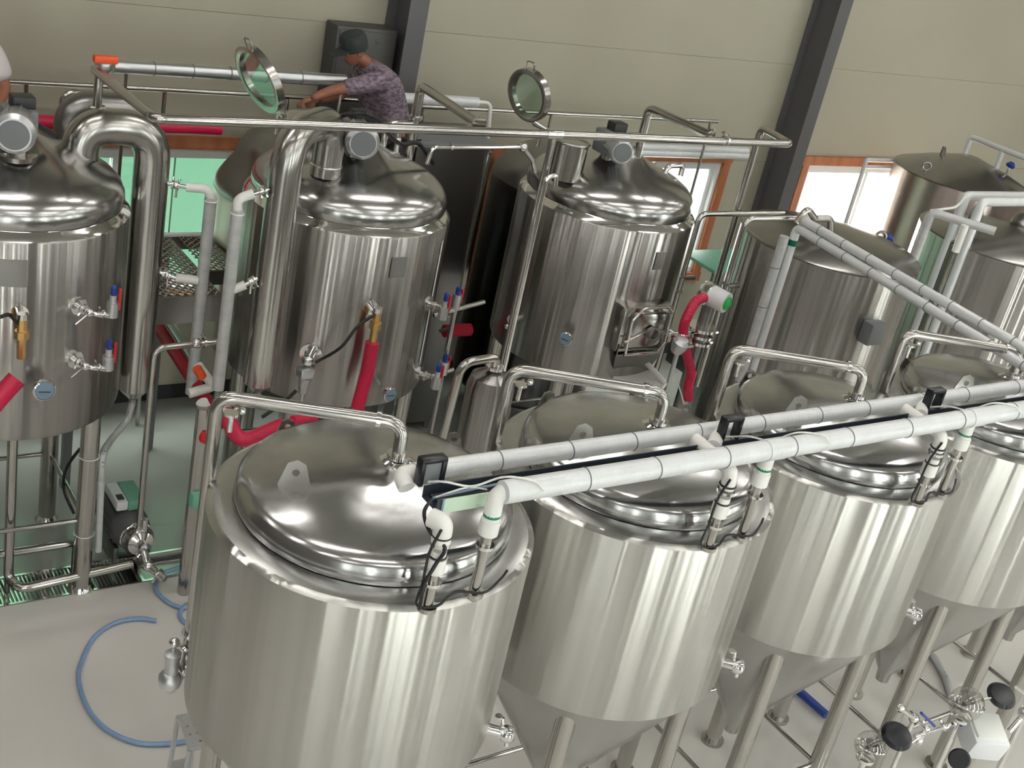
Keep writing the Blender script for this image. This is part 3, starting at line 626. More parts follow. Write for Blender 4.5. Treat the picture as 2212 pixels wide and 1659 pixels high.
# ================================================================== BIG VAPOUR PIPES
def stack(lab, pts, top_uv, r=.122, m='steel_duct', bend=.27):
    T = thing('vapour_stack', lab, 'pipe', (pts[-1].x, pts[-1].y, 0)); b = B(); b.tube(pts, r, bend, 32, cap=True, seg=14); b.make('duct', m, T)
    return T
y = 8.1
xb = 2.89; xa = 2.40; za = 3.46
VS0 = stack('thick polished arched pipe coming down right of the left kettle', [V((xa, y, 3.05)), V((xa, y, 3.42)), V((xb, y, 3.42)), V((xb, y, 1.42))], None)
b = B(); b.lathe([(.0, -.10), (.03, -.10), (.03, -.06), (.122, .04)], (xb, y, 1.38), n=28); b.make('bottom_cone', 'steel_duct', VS0)
b = B(); b.ring((xa, y, 3.14), (0, 0, 1), .122, .008); b.make('weld_ring', 'chrome', VS0)
PL = at(600, 500, y=7.42); PB = at(702, 378, y=7.8); PT = at(650, 272, y=7.6).z
VS1 = stack('thick polished arched pipe coming down left of the middle kettle', [PB, V((PB.x, PB.y, PT)), V((PL.x, PL.y, PT)), V((PL.x, PL.y, 1.75))], None, .112)
b = B(); b.lathe([(.0, -.12), (.03, -.12), (.03, -.07), (.112, .02)], (PL.x, PL.y, 1.74), n=28); b.make('bottom_cone', 'steel_duct', VS1)
b = B(); b.ring((PB.x, PB.y, PB.z + .08), (0, 0, 1), .112, .008); b.make('weld_ring', 'chrome', VS1)
for T, x, u, v in ((VS0, xb, 335, 590),): pass
# second duct crossing behind the left arch
T = thing('arched_duct', 'darker arched duct running behind the left arched pipe', 'pipe', (2.5, 8.8, 0))
B().tube([at(150, 330, y=8.75), at(150, 228, y=8.75), at(300, 236, y=8.75), at(318, 320, y=8.75)], .11, .26, 28, seg=12).make('duct', 'steel_dark', T)
b = B(); b.tube([at(135, 262, y=8.9), at(138, 198, y=8.9), at(205, 205, y=8.9)], .03, .08); b.make('side_pipe', 'steel_pipe', T)
# white pipes between the two stacks, with stubs to each
def drop(lab, pts, stubs, m='grey_wrap', r=.043):
    T = thing('insulated_pipe', lab, 'pipe', (pts[-1].x, pts[-1].y, 0))
    B().tube(pts, r, .05, 16).make('pipe', m, T)
    for s0, s1, arm in stubs:
        B().tube(arm, .033, .06, 14).make('elbow', 'white_pvc', T)
        d = (V(s1) - V(s0)); b = B(); b.cyl(s0, s1, .016); clamp_(b, V(s0) + d * .25, d, .022); clamp_(b, V(s0) + d * .6, d, .02); b.ball(V(s0) + d * .45, .03); b.cyl(V(s0) + d * .5, V(s0) + d * .5 - V((0, 0, .09)), .008); b.make('ball_valve', 'chrome', T)
    b = B()
    for k in range(1, len(pts)):
        pass
    b.ring(V(pts[0]) + V((0, 0, -.03)), (0, 0, 1), r, .006, 20, 6); b.make('collar', 'white_pvc', T)
    return T
yw = 7.95
a0_, a1_ = at(456, 425, y=yw), at(406, 850, y=yw); a1_.x = a0_.x
e0, e1 = at(362, 396, y=8.05), at(402, 404, y=8.0)
f0, f1 = at(345, 588, y=8.05), at(380, 600, y=8.0)
W1 = drop('left of the two white upright pipes between the arched pipes', [a0_, a1_],
     [(e0, e1, [e1, at(450, 408, y=yw), a0_ + V((0, 0, -.03))]), (f0, f1, [f1, at(428, 606, y=yw)])])
yw2 = 7.42
b0_, b1_ = at(514, 452, y=yw2), at(470, 840, y=yw2); b1_.x = b0_.x
g0, g1 = at(580, 408, y=7.40), at(548, 418, y=7.4)
h0, h1 = at(556, 602, y=7.40), at(530, 615, y=7.4)
W2 = drop('right of the two white upright pipes between the arched pipes', [b0_, b1_],
     [(g0, g1, [g1, at(513, 430, y=yw2), b0_ + V((0, 0, -.03))]), (h0, h1, [h1, at(502, 626, y=yw2)])])
# ================================================================== LONG TOP RAIL PIPE AND ITS POSTS
yr = 7.2
T = thing('header_pipe', 'long steel pipe crossing above all three kettles with a bent end', 'pipe', (5.6, yr, 0))
zr = 3.755
pl = V((2.56, yr, zr)); pr_ = V((8.11, yr, zr)); bl = at(215, 140, z=zr); br = at(1645, 275, z=zr)
pt = at(1500, 700, x=br.x); 
B().tube([at(205, 150, z=zr - .0), pl, pr_, br, V((br.x, br.y, 2.2))], .032, .08, 16).make('pipe', 'steel_pipe', T)
b = B(); b.cyl(bl - V((0, 0, .04)), bl + V((0, 0, -.62)), .03); b.cyl(bl + V((-.05, 0, -.3)), bl + V((.05, 0, -.3)), .025); b.make('down_leg', 'steel_pipe', T)
xm = at(1196, 292, y=yr).x
B().cyl((xm, yr, zr), (xm, yr, .0), .030).make('post', 'steel_pipe', T)
B().cyl((xm - .07, yr, zr), (xm + .07, yr, zr), .037).make('tee', 'chrome', T); p = at(1568, 302, y=yr); clamp_(B(), p, (1, 0, 0), .03).make('pipe_clamp', 'chrome', T)
B().bbox(at(228, 128, z=zr + .08), (.16, .06, .05), .01).make('valve_handle', 'orange_plastic', T)
B().ball(at(224, 140, z=zr + .02), .06).make('valve_body', 'aluminium', T)
# thinner hooked pipe beside the post
T = thing('hooked_pipe', 'thin steel pipe with a hooked top beside the tall post', 'pipe', (xm, yr - .1, 0))
p = at(1180, 385, y=yr - .1)
B().tube([p + V((.10, 0, -.06)), p + V((.09, 0, .03)), p, V((p.x, p.y, 0))], .02, .04, 12).make('pipe', 'chrome', T)
# oblique steel pipes behind the header pipe (over middle and right kettles)
for lab, u0, v0, u1, v1, dz in (('slanting steel pipe right of the man in the cap', 910, 185, 1035, 268, .55), ('dark slanting steel pipe above the right kettle', 1402, 232, 1535, 292, .45)):
    z = 3.78; a = at(u0, v0, z=z + .02); c_ = at(u1, v1, z=z)
    T = thing('branch_pipe', lab, 'pipe', (a.x, a.y, 0))
    B().tube([c_, a, a - V((0, 0, dz))], .036, .07, 14).make('pipe', 'steel_pipe', T)
    b = B(); clamp_(b, c_, c_ - a, .036); clamp_(b, a - V((0, 0, .25)), (0, 0, 1), .036); b.make('pipe_clamp', 'chrome', T)
    q = a - V((0, 0, dz * .55)); B().tube([q, q + V((-.24, 0, 0)), q + V((-.26, 0, -.5))], .026, .08, 12).make('side_pipe', 'chrome', T)
# thin spray line between middle and right kettles
T = thing('spray_line', 'thin bright pipe bridging from the middle kettle dome to the right kettle', 'pipe', (5.2, 7.9, 0))
p = [at(922, 355, y=7.9), at(935, 318, y=7.9), at(1130, 318, y=7.9), at(1150, 345, y=7.9), at(1155, 372, y=7.9)]
b = B(); b.tube(p, .018, .05, 12); clamp_(b, p[1].lerp(p[2], .2), (1, 0, 0), .018); clamp_(b, p[2], (1, 0, 0), .02); b.ball(p[2], .04)
b.make('pipe', 'chrome', T)
# ================================================================== RAILING, DECK, BACK PIPES
dk = thing('walkway', 'raised steel walkway with expanded metal deck behind the kettles', 'walkway', (6, 9.5, 0))
DZ = 2.05
b = B()
segs = [(2.80, 3.60, 8.30, 9.56), (-2.0, 2.78, 9.0, 9.98), (5.38, 5.74, 9.10, 9.98)]
seg_frames = B()
for i, (x0, x1, y0, y1) in enumerate(segs):
    fr = seg_frames
    for yy in (y0 + .02, y1 - .02): fr.box(((x0 + x1) / 2, yy, DZ - .06), (x1 - x0, .04, .12))
    for xx in (x0 + .02, x1 - .02): fr.box((xx, (y0 + y1) / 2, DZ - .06), (.04, y1 - y0 - .08, .118))
fr.box((3.2, 8.285, DZ - .10), (.8, .02, .22)).box((3.76, 8.78, DZ - .06), (.3, .03, .12)).box((3.76, 9.54, DZ - .06), (.3, .04, .12)).box((3.93, 9.16, DZ - .06), (.03, .7, .12))
fr.make('frame', 'steel_dark', dk, False)
b = B(); B().box((3.37, 9.53, DZ + .012), (1.12, .05, .02)).make('edge_strip', 'upvc_white', dk, False)
def mesh_deck(x0, x1, y0, y1, step):
    b = B(); w_, h_ = step, step * .55
    nx, ny = int((x1 - x0) / w_) + 1, int((y1 - y0) / h_) + 1
    for i in range(nx):
        for j in range(ny):
            cx_, cy_ = x0 + i * w_ + (w_ / 2 if j % 2 else 0), y0 + j * h_
            for sx in (-1, 1):
                p = V((cx_, cy_, DZ)); q = V((cx_ + sx * w_ / 2, cy_ + h_, DZ + .012))
                if q.x > x1 or q.x < x0 or q.y > y1 or p.x > x1 or p.x < x0: continue
                n_ = V((-(q - p).y, (q - p).x, 0)).normalized() * .006
                b.add([p - n_, p + n_, q + n_, q - n_, p - n_ - V((0, 0, .006)), p + n_ - V((0, 0, .006)), q + n_ - V((0, 0, .006)), q - n_ - V((0, 0, .006))], [(0, 1, 2, 3), (4, 7, 6, 5), (0, 4, 5, 1), (2, 6, 7, 3), (0, 3, 7, 4), (1, 5, 6, 2)])
    return b
mm = mesh_deck(2.82, 3.60, 8.32, 9.54, .066); m2 = mesh_deck(3.62, 3.92, 8.80, 9.54, .066); mm.add(m2.v, m2.f); mm.make('expanded_mesh', 'steel_pipe', dk, False, kind='stuff')
for x0, x1, y0, y1 in segs[1:]: B().box(((x0 + x1) / 2, (y0 + y1) / 2, DZ - .01), (x1 - x0 - .06, y1 - y0 - .06, .02)).make('deck_plate', 'steel_dark', dk, False)
for x, yy in ((2.84, 9.5), (3.56, 9.5), (-1.9, 9.94), (.4, 9.94), (2.7, 9.94), (5.42, 9.94), (5.70, 9.94), (5.42, 9.14), (5.70, 9.14), (2.7, 9.04), (-1.9, 9.04)):
    B().box((x, yy, (DZ - .12) / 2), (.07, .07, DZ - .12)).make('leg', 'grey_paint', dk, False)
ra = thing('guard_rail', 'thin steel handrail on posts along the walkway by the wall', 'railing', (5, 9.8, DZ))
ry = 9.92
for z in (3.20, 3.17):
    pass
B().cyl((-1.9, ry, 3.19), (5.6, ry, 3.19), .022).make('hand_rail', 'steel_pipe', ra); B().cyl((6.0, ry, 3.16), (9.9, ry, 3.16), .022).make('hand_rail', 'steel_pipe', ra)
for x in (-1.8, .4, 2.50, 3.60, 4.7, 5.55, 6.1, 7.6, 9.8): B().cyl((x, ry, DZ if not (2.8 < x < 5.38 or x > 5.8) else .0), (x, ry, 3.17), .018).make('post', 'steel_pipe', ra)
T = thing('insulated_pipe', 'silver insulated pipe along the wall behind the handrail, orange valve at its end', 'pipe', (4, 9.6, 0))
p0, p1 = at(245, 143, y=9.3), at(720, 186, y=9.3)
B().cyl(p0, V((p1.x + .1, 9.3, p0.z)), .052).make('pipe', 'aluminium', T)
b = B()
for k in range(1, 6): B().ring(p0.lerp(V((p1.x, 9.3, p0.z)), k / 6), (1, 0, 0), .053, .004, 20, 6).make('strap', 'grey_paint', T)
b = B(); 
for x in (p0.x + .1, p1.x + .08): B().cyl((x, 9.3, p0.z), (x, 9.3, DZ), .014, n=8).make('bracket', 'steel_pipe', T)
T = thing('insulated_pipe', 'pair of white insulated pipes low on the wall over the middle window', 'pipe', (8, 9.9, 0))
for dz, u0, v0, u1, v1 in ((0, 1400, 318, 1612, 330), (0, 1400, 330, 1612, 343)):
    a, c_ = at(u0, v0, y=10.1), at(u1, v1, y=10.1); B().cyl((9.0, 10.1, a.z), (c_.x, 10.1, a.z), .045).make('pipe', 'white_wrap', T)
b = B()
for x in (9.2, 10.5): B().cyl((x, 10.1, a.z), (x, WY, a.z), .02, n=8).make('bracket', 'steel_pipe', T)
T = thing('insulated_pipe', 'white pipe stub beside the big column, right of the man', 'pipe', (6.3, 9.9, 0))
a, c_ = at(870, 212, y=9.6), at(1030, 228, y=9.6); B().cyl(a, V((c_.x, 9.6, a.z)), .05).make('pipe', 'white_wrap', T)
B().tube([V((c_.x, 9.6, a.z)), V((c_.x + .15, 9.6, a.z)), V((c_.x + .2, 9.6, a.z - .4))], .02, .08).make('wire', 'white_pvc', T)
# red insulated pipe lengths behind the left kettle
T = thing('red_insulated_pipe', 'red foam covered pipe low along the window, behind the left arch', 'pipe', (3, 9.6, 0))
a = at(90, 250, y=9.2); c_ = at(580, 282, y=9.2); B().tube([V((a.x, 9.45, 3.02)), V((3.92, 9.45, 3.02))], .055, .05).make('foam', 'red_foam', T)
for x in (a.x + .3, 3.45): B().cyl((x, 9.45, 3.0), (x, 9.45, DZ), .015, n=8).make('bracket', 'steel_pipe', T)
# ================================================================== TWIN OVERHEAD LINES ABOVE THE FERMENTERS
yB, zB = 3.36, 3.40; yA, zA = 3.66, 3.37
def long_line(lab, y, z, r, xs, xe, m):
    T = thing('insulated_pipe', lab, 'pipe', (xs, y, z))
    B().cyl((xs, y, z), (xe, y, z), r, n=24).make('pipe', m, T)
    k = xs + .42
    while k < xe: B().ring((k, y, z), (1, random.uniform(-.1, .1), 0), r + .001, .0028, 24, 6).make('strap', 'grey_paint', T); k += random.uniform(.36, .5)
    return T
LA = long_line('rear one of the twin silver insulated pipes above the fermenters', yA, zA, .042, 2.50, 9.6, 'white_wrap')
LB = long_line('front one of the twin silver insulated pipes above the fermenters', yB + .0, zB + .02, .05, 2.74, 9.6, 'white_wrap')
# white elbows and tees down to the stand pipes
B().tube([(2.52, yA, zA), (2.44, yA, zA), (2.44, yA - .06, zA - .03)], .036, .03, 16).make('elbow', 'white_pvc', LA)
for i in range(5):
    dx = 1.565 * i
    s1x, s2x = 2.475 + dx, 2.72 + dx
    if i == 0:
        B().tube([(s1x, 3.345, 3.23), (s1x, 3.345, 3.325), (s1x - .03, 3.40, 3.325)], .040, .035, 16).make('elbow', 'white_pvc', LA)
    else:
        B().tube([(s1x, 3.345, 3.25), (s1x, 3.345, 3.345), (s1x, 3.66, 3.355)], .036, .05, 14).make('elbow', 'white_pvc', LA)
        B().cyl((s1x + .18, yA - .01, zA), (s1x + .06, yA - .11, zA - .02), .036).make('branch_cap', 'white_pvc', LA)
    b = B().ring((s1x, 3.345, 3.27), (0, 0, 1), .038, .005, 20, 6); b.make('seal', 'black_rubber', LA)
    B().tube([(s2x, 3.37, 3.315), (s2x, 3.37, 3.40), (s2x + .06, 3.37, 3.42)], .037, .04, 16).make('tee', 'white_pvc', LB)
    if i: B().cyl((s2x - .05, yB, zB + .02), (s2x + .07, yB, zB + .02), .054).make('tee_sleeve', 'white_wrap', LB)
# cable tray between the lines
CT = thing('cable_tray', 'dark blue cable tray full of black leads between the twin silver pipes', 'cable tray', (2.5, 3.51, 3.33))
b = B(); b.box((6.05, 3.455, 3.335), (7.1, .006, .055)).box((6.05, 3.565, 3.335), (7.1, .006, .055)).box((6.05, 3.51, 3.31), (7.1, .11, .006)); b.make('tray', 'navy_tray', CT, False)
for k in range(4):
    pts = [(2.52 + j * .39, 3.475 + k * .022 + random.uniform(-.008, .008), 3.328 + random.uniform(0, .016)) for j in range(19)]
    B().curve(pts, .0075, 6, 3).make('cable', 'black_rubber' if k != 2 else 'gauge_face', CT)
o = thing('tray_label', 'pale green and white paper label strip on the near end of the cable tray', 'label', (2.65, 3.45, 3.33))
wall_box('strip', 2.53, 2.86, 3.445, 3.4515, 3.30, 3.365, 'paper_label', o)
wall_box('strip', 2.52, 2.53, 3.445, 3.4515, 3.30, 3.365, 'gauge_face', o)
labs = ['black bracket clip at the near end of the cable tray', 'second black bracket clip along the cable tray', 'third black bracket clip along the cable tray', 'farthest black bracket clip on the cable tray']
for i in range(4):
    x = 2.53 + 1.565 * i + (.12 if i else 0); o = thing('bracket_clip', labs[i], 'bracket', (x, 3.56, 3.4))
    b = B(); b.bbox((x - .05, 3.585, 3.42), (.022, .05, .12), .006).bbox((x + .05, 3.585, 3.42), (.022, .05, .12), .006).bbox((x, 3.585, 3.475), (.12, .05, .022), .006)
    b.make('frame', 'black_plastic', o)
    if i == 0: B().bbox((x, 3.585, 3.415), (.08, .03, .1), .004).make('display', 'grey_paint', o)
for i in range(3):
    x = 2.5 + 1.565 * i + (.16 if i else 0); o = None
    lb = ['white lead looping off the near end of the cable tray', 'white lead arching over the front pipe beside the second clip', 'white lead looping beside the third clip'][i]
    b = B(); b.curve([(x, 3.60, 3.36), (x + .06, 3.52, 3.40), (x + .16, 3.46, 3.40), (x + .26, 3.40, 3.465), (x + .36, 3.33, 3.475), (x + .40, 3.30, 3.44)], .005, 6)
    b.curve([(x + .02, 3.5, 3.345), (x + .14, 3.47, 3.39), (x + .26, 3.49, 3.35)], .004, 6)
    tag(b.make('white_lead', 'white_pvc', None, org=(x, 3.6, 3.36)), lb, 'cable')
tag(B().curve([(2.475, 3.46, 3.37), (2.43, 3.43, 3.33), (2.44, 3.38, 3.27), (2.47, 3.30, 3.24), (2.45, 3.31, 3.16), (2.43, 3.33, 3.05), (2.43, 3.33, 2.93)], .008, 8).make('black_lead', 'black_rubber', None, org=(2.46, 3.4, 3.2)), 'black lead dropping from the tray end beside the nearest stand pipe', 'cable')
# ================================================================== PIPES ON THE RIGHT, RUNNING TOWARDS THE VIEWER
zR = 3.34
ax_ = at(1735, 480, z=zR); bx_ = at(2212, 765, z=zR)
T = thing('insulated_pipe', 'left one of the white pipe pair slanting across the right-hand tanks', 'pipe', (ax_.x, ax_.y, zR))
a = at(1722, 492, z=zR - .04); c_ = at(2212, 790, z=zR - .04); c2 = c_ + (c_ - a) * .25
B().tube([V((a.x, a.y, 1.9)), a, c2], .036, .05, 16).make('pipe', 'white_wrap', T); a_top = a
b = B()
for k in range(1, 10): B().ring(a.lerp(c2, k / 10), (c2 - a), .038, .0035, 20, 6).make('strap', 'grey_paint', T); B().cyl(a - V((0, 0, .1)), a - V((0, 0, .15)), .038).make('band', 'green_tape', T)
T = thing('insulated_pipe', 'right one of the white pipe pair slanting across the right-hand tanks', 'pipe', (ax_.x, ax_.y, zR))
a = at(1738, 478, z=zR + .03); c_ = at(2212, 752, z=zR + .03); c2 = c_ + (c_ - a) * .25
B().tube([a, c2], .036, .05, 16).make('pipe', 'white_wrap', T)
b = B()
for k in range(1, 10): B().ring(a.lerp(c2, (k - .3) / 10), (c2 - a), .038, .0035, 20, 6).make('strap', 'grey_paint', T); B().ball(a, .05).make('end_cap', 'white_pvc', T)
# second white upright in front of the pink-reflecting tank
T = thing('insulated_pipe', 'grey wrapped upright pipe under the end of the slanting pair', 'pipe', (a_top.x, a_top.y, 0))
p = V((a_top.x - .09, a_top.y + .02, 0)); B().cyl(p, p + V((0, 0, 3.22)), .04).make('pipe', 'grey_wrap', T)
b = B()
for k in range(8): B().ring(p + V((0, 0, .5 + k * .35)), (0, .1, 1), .041, .004, 20, 6).make('strap', 'grey_paint', T)
# square railing hoops near the pink-reflecting tank
for lab, u0, u1, v, yy, vb in (('steel hoop rail behind the big steel column, left loop', 1512, 1690, 462, 7.6, 700), ('steel hoop rail in front of the first hoop, right loop', 1612, 1745, 472, 7.0, 640)):
    T = thing('hoop_rail', lab, 'railing', at(u0, v, y=yy))
    a, c_ = at(u0, v, y=yy), at(u1, v + 6, y=yy); c_.z = a.z
    B().tube([V((a.x, yy, a.z - 1.6)), a, c_], .026, .09, 14).make('rail', 'steel_pipe', T)
    b = B(); clamp_(b, V((a.x, yy, a.z - .6)), (0, 0, 1), .026); clamp_(b, V((a.x, yy, a.z - .75)), (0, 0, 1), .026); b.cyl(V((a.x, yy, a.z - .62)), V((a.x + .15, yy, a.z - .62)), .02); b.make('pipe_clamp', 'steel_dark', T)
# upper right white lines
T = thing('insulated_pipe', 'white insulated pipe entering at the right edge above the last tank', 'pipe', at(2090, 418, y=7.6))
a = at(2086, 424, y=7.0); zz = a.z; a2 = V((a.x + 3, 7.0, zz))
B().tube([V((a.x, 7.0, .9)), a, a2], .05, .05, 16).make('pipe', 'white_wrap', T)
T = thing('insulated_pipe', 'second white insulated pipe just below the one at the right edge', 'pipe', at(2120, 432, y=6.6))
a = at(2122, 436, y=6.8); B().tube([V((a.x, 6.8, .9)), a, V((a.x + 3, 6.8, a.z))], .045, .05, 16).make('pipe', 'white_wrap', T)
T = thing('insulated_pipe', 'grey wrapped pipe rising to an angled joint left of the right-hand white pipes', 'pipe', at(2010, 460, y=6.6))
a = at(2012, 458, y=6.6); z_ = a.z; B().tube([V((a.x, 6.6, .9)), a, at(2150, 500, z=z_)], .04, .06, 14).make('pipe', 'grey_wrap', T)
b = B(); p = at(2090, 500, z=z_ + .0); B().cyl(at(2085, 487, z=z_), at(2085, 487, z=z_) - V((0, 0, .25)), .035).make('tee', 'white_pvc', T)
tag(B().curve([at(2010, 455, y=6.6), at(2035, 452, y=6.6), at(2065, 446, y=6.7), at(2085, 425, y=6.9)], .012, 8).make('white_cable', 'white_pvc', None, org=at(2010, 455, y=6.6)), 'white cable sagging between the right-hand upright pipes', 'cable')
T = thing('gantry_pipe', 'pale pipe sloping down at the upper right over the storage tank', 'pipe', at(2100, 296, y=9.0))
zz = 3.35; a = at(2098, 296, y=9.3); c_ = at(2212, 340, z=a.z)
B().tube([V((a.x, 9.3, a.z - .5)), a, c_ + (c_ - a) * .3], .035, .04, 14).make('pipe', 'white_wrap', T)
q = a.lerp(c_, .62); B().cyl(q, q - V((0, 0, .45)), .03).make('down_leg', 'white_wrap', T)
kb = at(2180, 362, y=8.6); B().lathe([(0, 0), (.05, .01), (.06, .03), (.03, .07), (0, .075)], kb, (.5, 0, 1), 12).make('knob', 'blue_plastic', T); B().tube([kb, kb - V((.02, 0, .12)), kb + V((-.2, .5, -.25))], .012, .02, 8).make('valve_stem', 'steel_pipe', T)
T = thing('window_pipe', 'slim white pipe frame rising in front of the bright right window', 'pipe', at(1870, 345, y=9.6))
a = at(1872, 345, y=9.7); c_ = V((a.x + 1.0, 9.7, a.z)); B().tube([V((a.x, 9.7, 1.0)), a, c_], .026, .03, 12).tube([V((a.x + .0, 9.7, a.z - .09)), V((c_.x, 9.7, a.z - .09))], .022, 0, 12).make('pipe', 'white_wrap', T)
# ================================================================== LEFT SIDE SMALL PLANT
# diagonal red and silver pipes between the stacks, white clamps
T = thing('red_insulated_pipe', 'diagonal red and silver pipe pair between the arched pipes', 'pipe', at(400, 780, y=8.8))
a, c_ = at(338, 700, y=8.9), at(478, 915, y=7.4)
B().tube([a, c_], .05, 0, 14).make('foam', 'dark_red', T)
B().tube([a + V((.06, 0, .07)), a.lerp(c_, .6) + V((.06, 0, .07))], .035, 0, 14).make('pipe', 'aluminium', T)
a, c_, d_ = at(428, 790, y=7.6), at(462, 835, y=7.6), at(408, 850, y=7.6)
B().tube([a, c_, d_], .036, .03, 14).make('elbow', 'white_pvc', T)
B().tube([at(425, 795, y=7.5), at(437, 815, y=7.5)], .034, 0, 10).make('band', 'orange_plastic', T)
B().tube([at(436, 868, y=7.4), at(452, 898, y=7.4)], .045, 0, 12).make('clamp', 'white_pvc', T)
T = thing('red_hose', 'bent bright red foam hose under the cleaning pipe of the nearest fermenter', 'hose', at(530, 940, y=7.0))
B().tube([at(487, 895, y=7.2), at(518, 958, y=7.1), at(612, 918, y=7.0)], .055, .1, 18).make('foam', 'red_foam', T)
b = B(); p = at(492, 868, y=7.2); b.cyl(p, at(487, 892, y=7.2), .03); b.ball(p, .05); clamp_(b, p, (1, 0, 0), .03); b.cyl(p, at(535, 868, y=7.2), .03); b.make('coupling', 'chrome', T)
tag(B().tube([at(632, 908, y=7.0), at(680, 905, y=7.1)], .035, 0, 12).make('red_hose', 'red_foam', None, org=at(632, 908, y=7.0)), 'short pink-red hose end right of the bent red hose', 'hose')
tag(B().tube([q1 - V((0, 0, .215)), V((q1.x, q1.y, at(800, 800, y=q1.y).z)), at(772, 882, y=q1.y - .05)], .052, .25, 18).make('red_hose', 'red_foam', None, org=at(800, 745, y=7.1)), 'straight red insulated hose hanging down the middle kettle from a brass valve', 'hose')
tag(B().tube([at(36, 818, y=6.95), at(-20, 880, y=6.9)], .058, 0, 18).make('red_hose', 'red_foam', None, org=at(36, 818, y=6.95)), 'red insulated hose leaving at the left edge below the left kettle valve', 'hose')
# thin steel loops at left
T = thing('steam_pipe', 'slender steel pipe bending down from the white pipes to the pump', 'pipe', at(320, 800, y=7.7))
a = at(470, 738, y=7.7); c_ = at(333, 762, y=7.7); B().tube([a, V((c_.x, 7.7, a.z - .02)), V((c_.x, 7.7, .32))], .024, .09, 12).make('pipe', 'steel_pipe', T)
b = B(); clamp_(b, V((c_.x, 7.7, .42)), (0, 0, 1), .024); clamp_(b, a - V((.1, 0, 0)), (1, 0, 0), .026); b.ball(a - V((.16, 0, 0)), .04); b.make('pipe_clamp', 'chrome', T)
T = thing('transfer_pipe', 'steel pipe running down from the left kettle and along the floor to the pump', 'pipe', at(30, 900, y=7.6))
a = at(30, 885, y=7.7); zt = .14; c1 = V((a.x, 7.7, zt)); e1_ = at(285, 1218, z=zt)
B().tube([a, c1, V((a.x + .05, 7.55, zt)), V((e1_.x, e1_.y, zt))], .036, .16, 16).make('pipe', 'steel_pipe', T)
T = thing('transfer_pipe', 'lower steel cross pipe left of the pump between kettle legs', 'pipe', at(80, 1190, y=7.7))
a, c_ = at(-20, 1200, z=.35), at(162, 1172, z=.35); B().tube([a, c_], .03, 0, 14).make('pipe', 'chrome', T); B().cyl(c_, c_ - V((0, 0, .35)), .02).make('stand', 'steel_pipe', T); B().cyl(a.lerp(c_, .2), a.lerp(c_, .2) - V((0, 0, .35)), .02).make('stand', 'steel_pipe', T)
T = thing('drain_hose', 'grey flexible hose from the left arched pipe cone to the kettle leg', 'hose', at(270, 900, y=8.0))
B().curve([V((xb, 8.1, 1.29)), at(275, 905, y=8.0), at(240, 950, y=7.85), at(222, 985, y=7.62), at(218, 1050, y=7.6), at(212, 1190, y=7.6)], .026, 10).make('hose', 'grey_wrap', T)
lx, ly = K0[0] + K0[2] * .88 * cos(radians(-45)), K0[1] + K0[2] * .88 * sin(radians(-45))
for vv in (985, 1150): B().ring((lx, ly, at(190, vv, y=ly).z), (0, 0, 1), .071, .004, 24, 6).make('cable_tie', 'white_pvc', T)
tag(B().curve([at(172, 970, y=7.9), at(150, 1000, y=8.0), at(138, 1030, y=8.1), at(140, 1065, y=8.1), at(160, 1110, y=8.0)], .012, 8).make('black_cable', 'black_rubber', None, org=at(172, 970, y=7.9)), 'black cable curving left of the front kettle leg', 'cable')
# pump
T = thing('transfer_pump', 'dark grey pump motor with mint green terminal cover on the wet floor', 'pump', at(255, 1190, z=0))
pc = V((2.86, 7.98, .30)); axp = V((.06, -.97, -.0)).normalized()
B().lathe([(0, -.30), (.11, -.30), (.15, -.26), (.15, .14), (.11, .2), (.09, .22), (0, .22)], pc, axp, 32).make('motor_body', 'pump_grey', T)
b = B()
for k in range(14):
    a = 2 * pi * k / 14; s_ = V((cos(a), 0, sin(a))); b.box(pc + s_ * .155 - axp * .06, (.006, .32, .022), m=Matrix.Rotation(-a + pi / 2, 3, 'Y'))
b.make('fins', 'pump_grey', T, False, kind='stuff')
tbx = pc + V((0, .04, .19)); 
B().bbox(tbx + V((.045, 0, .015)), (.13, .30, .09), .012).make('green_cover', 'mint_paint', T)
B().bbox(tbx + V((-.065, 0, .02)), (.09, .30, .08), .012).make('white_cover', 'upvc_white', T)
B().bbox(tbx + V((-.065, -.08, .065)), (.05, .07, .012), .003).make('screen', 'dark_paint', T)
B().box(pc + V((.02, -.165, .118)), (.10, .05, .006), m=Matrix.Rotation(.7, 3, 'X')).make('warning_label', 'yellow_label', T)
b = B(); b.lathe([(0, 0), (.12, 0), (.125, .02), (.125, .07), (.1, .11), (.04, .13), (.04, .16), (0, .16)], pc + axp * .22, axp, 28); b.ring(pc + axp * .235, axp, .122, .012, 28, 8)
b.tube([pc + axp * .3 + V((.03, 0, .08)), pc + axp * .3 + V((.03, 0, .2))], .026, 0, 12); b.make('pump_head', 'chrome', T)
B().ring(pc + axp * .215, axp, .085, .014, 24, 8).make('brass_ring', 'brass', T)
for dx in (-.1, .1): B().bbox(pc + V((dx, 0, -.22)), (.04, .3, .16), .006).make('foot', 'steel_dark', T)
b = B(); p0 = pc + axp * .38; v1 = p0 + V((.02, -.08, -.12)); b.tube([p0, v1, v1 + V((.08, -.16, -.03))], .03, .04, 12); clamp_(b, p0 + axp * .03, axp, .032); clamp_(b, v1 + V((.05, -.1, -.02)), (.4, -.9, 0), .03); b.ball(v1, .045); b.cyl(v1, v1 + V((-.02, .02, .12)), .01, n=8)
b.make('outlet_valve', 'chrome', T)
T = thing('steam_trap', 'steel post with red cap and green valve right of the pump', 'valve', at(430, 1080, y=7.3))
a = at(440, 880, y=7.35); c_ = V((a.x, 7.35, 0)); B().cyl(c_, a, .05).make('post', 'steel_pipe', T)
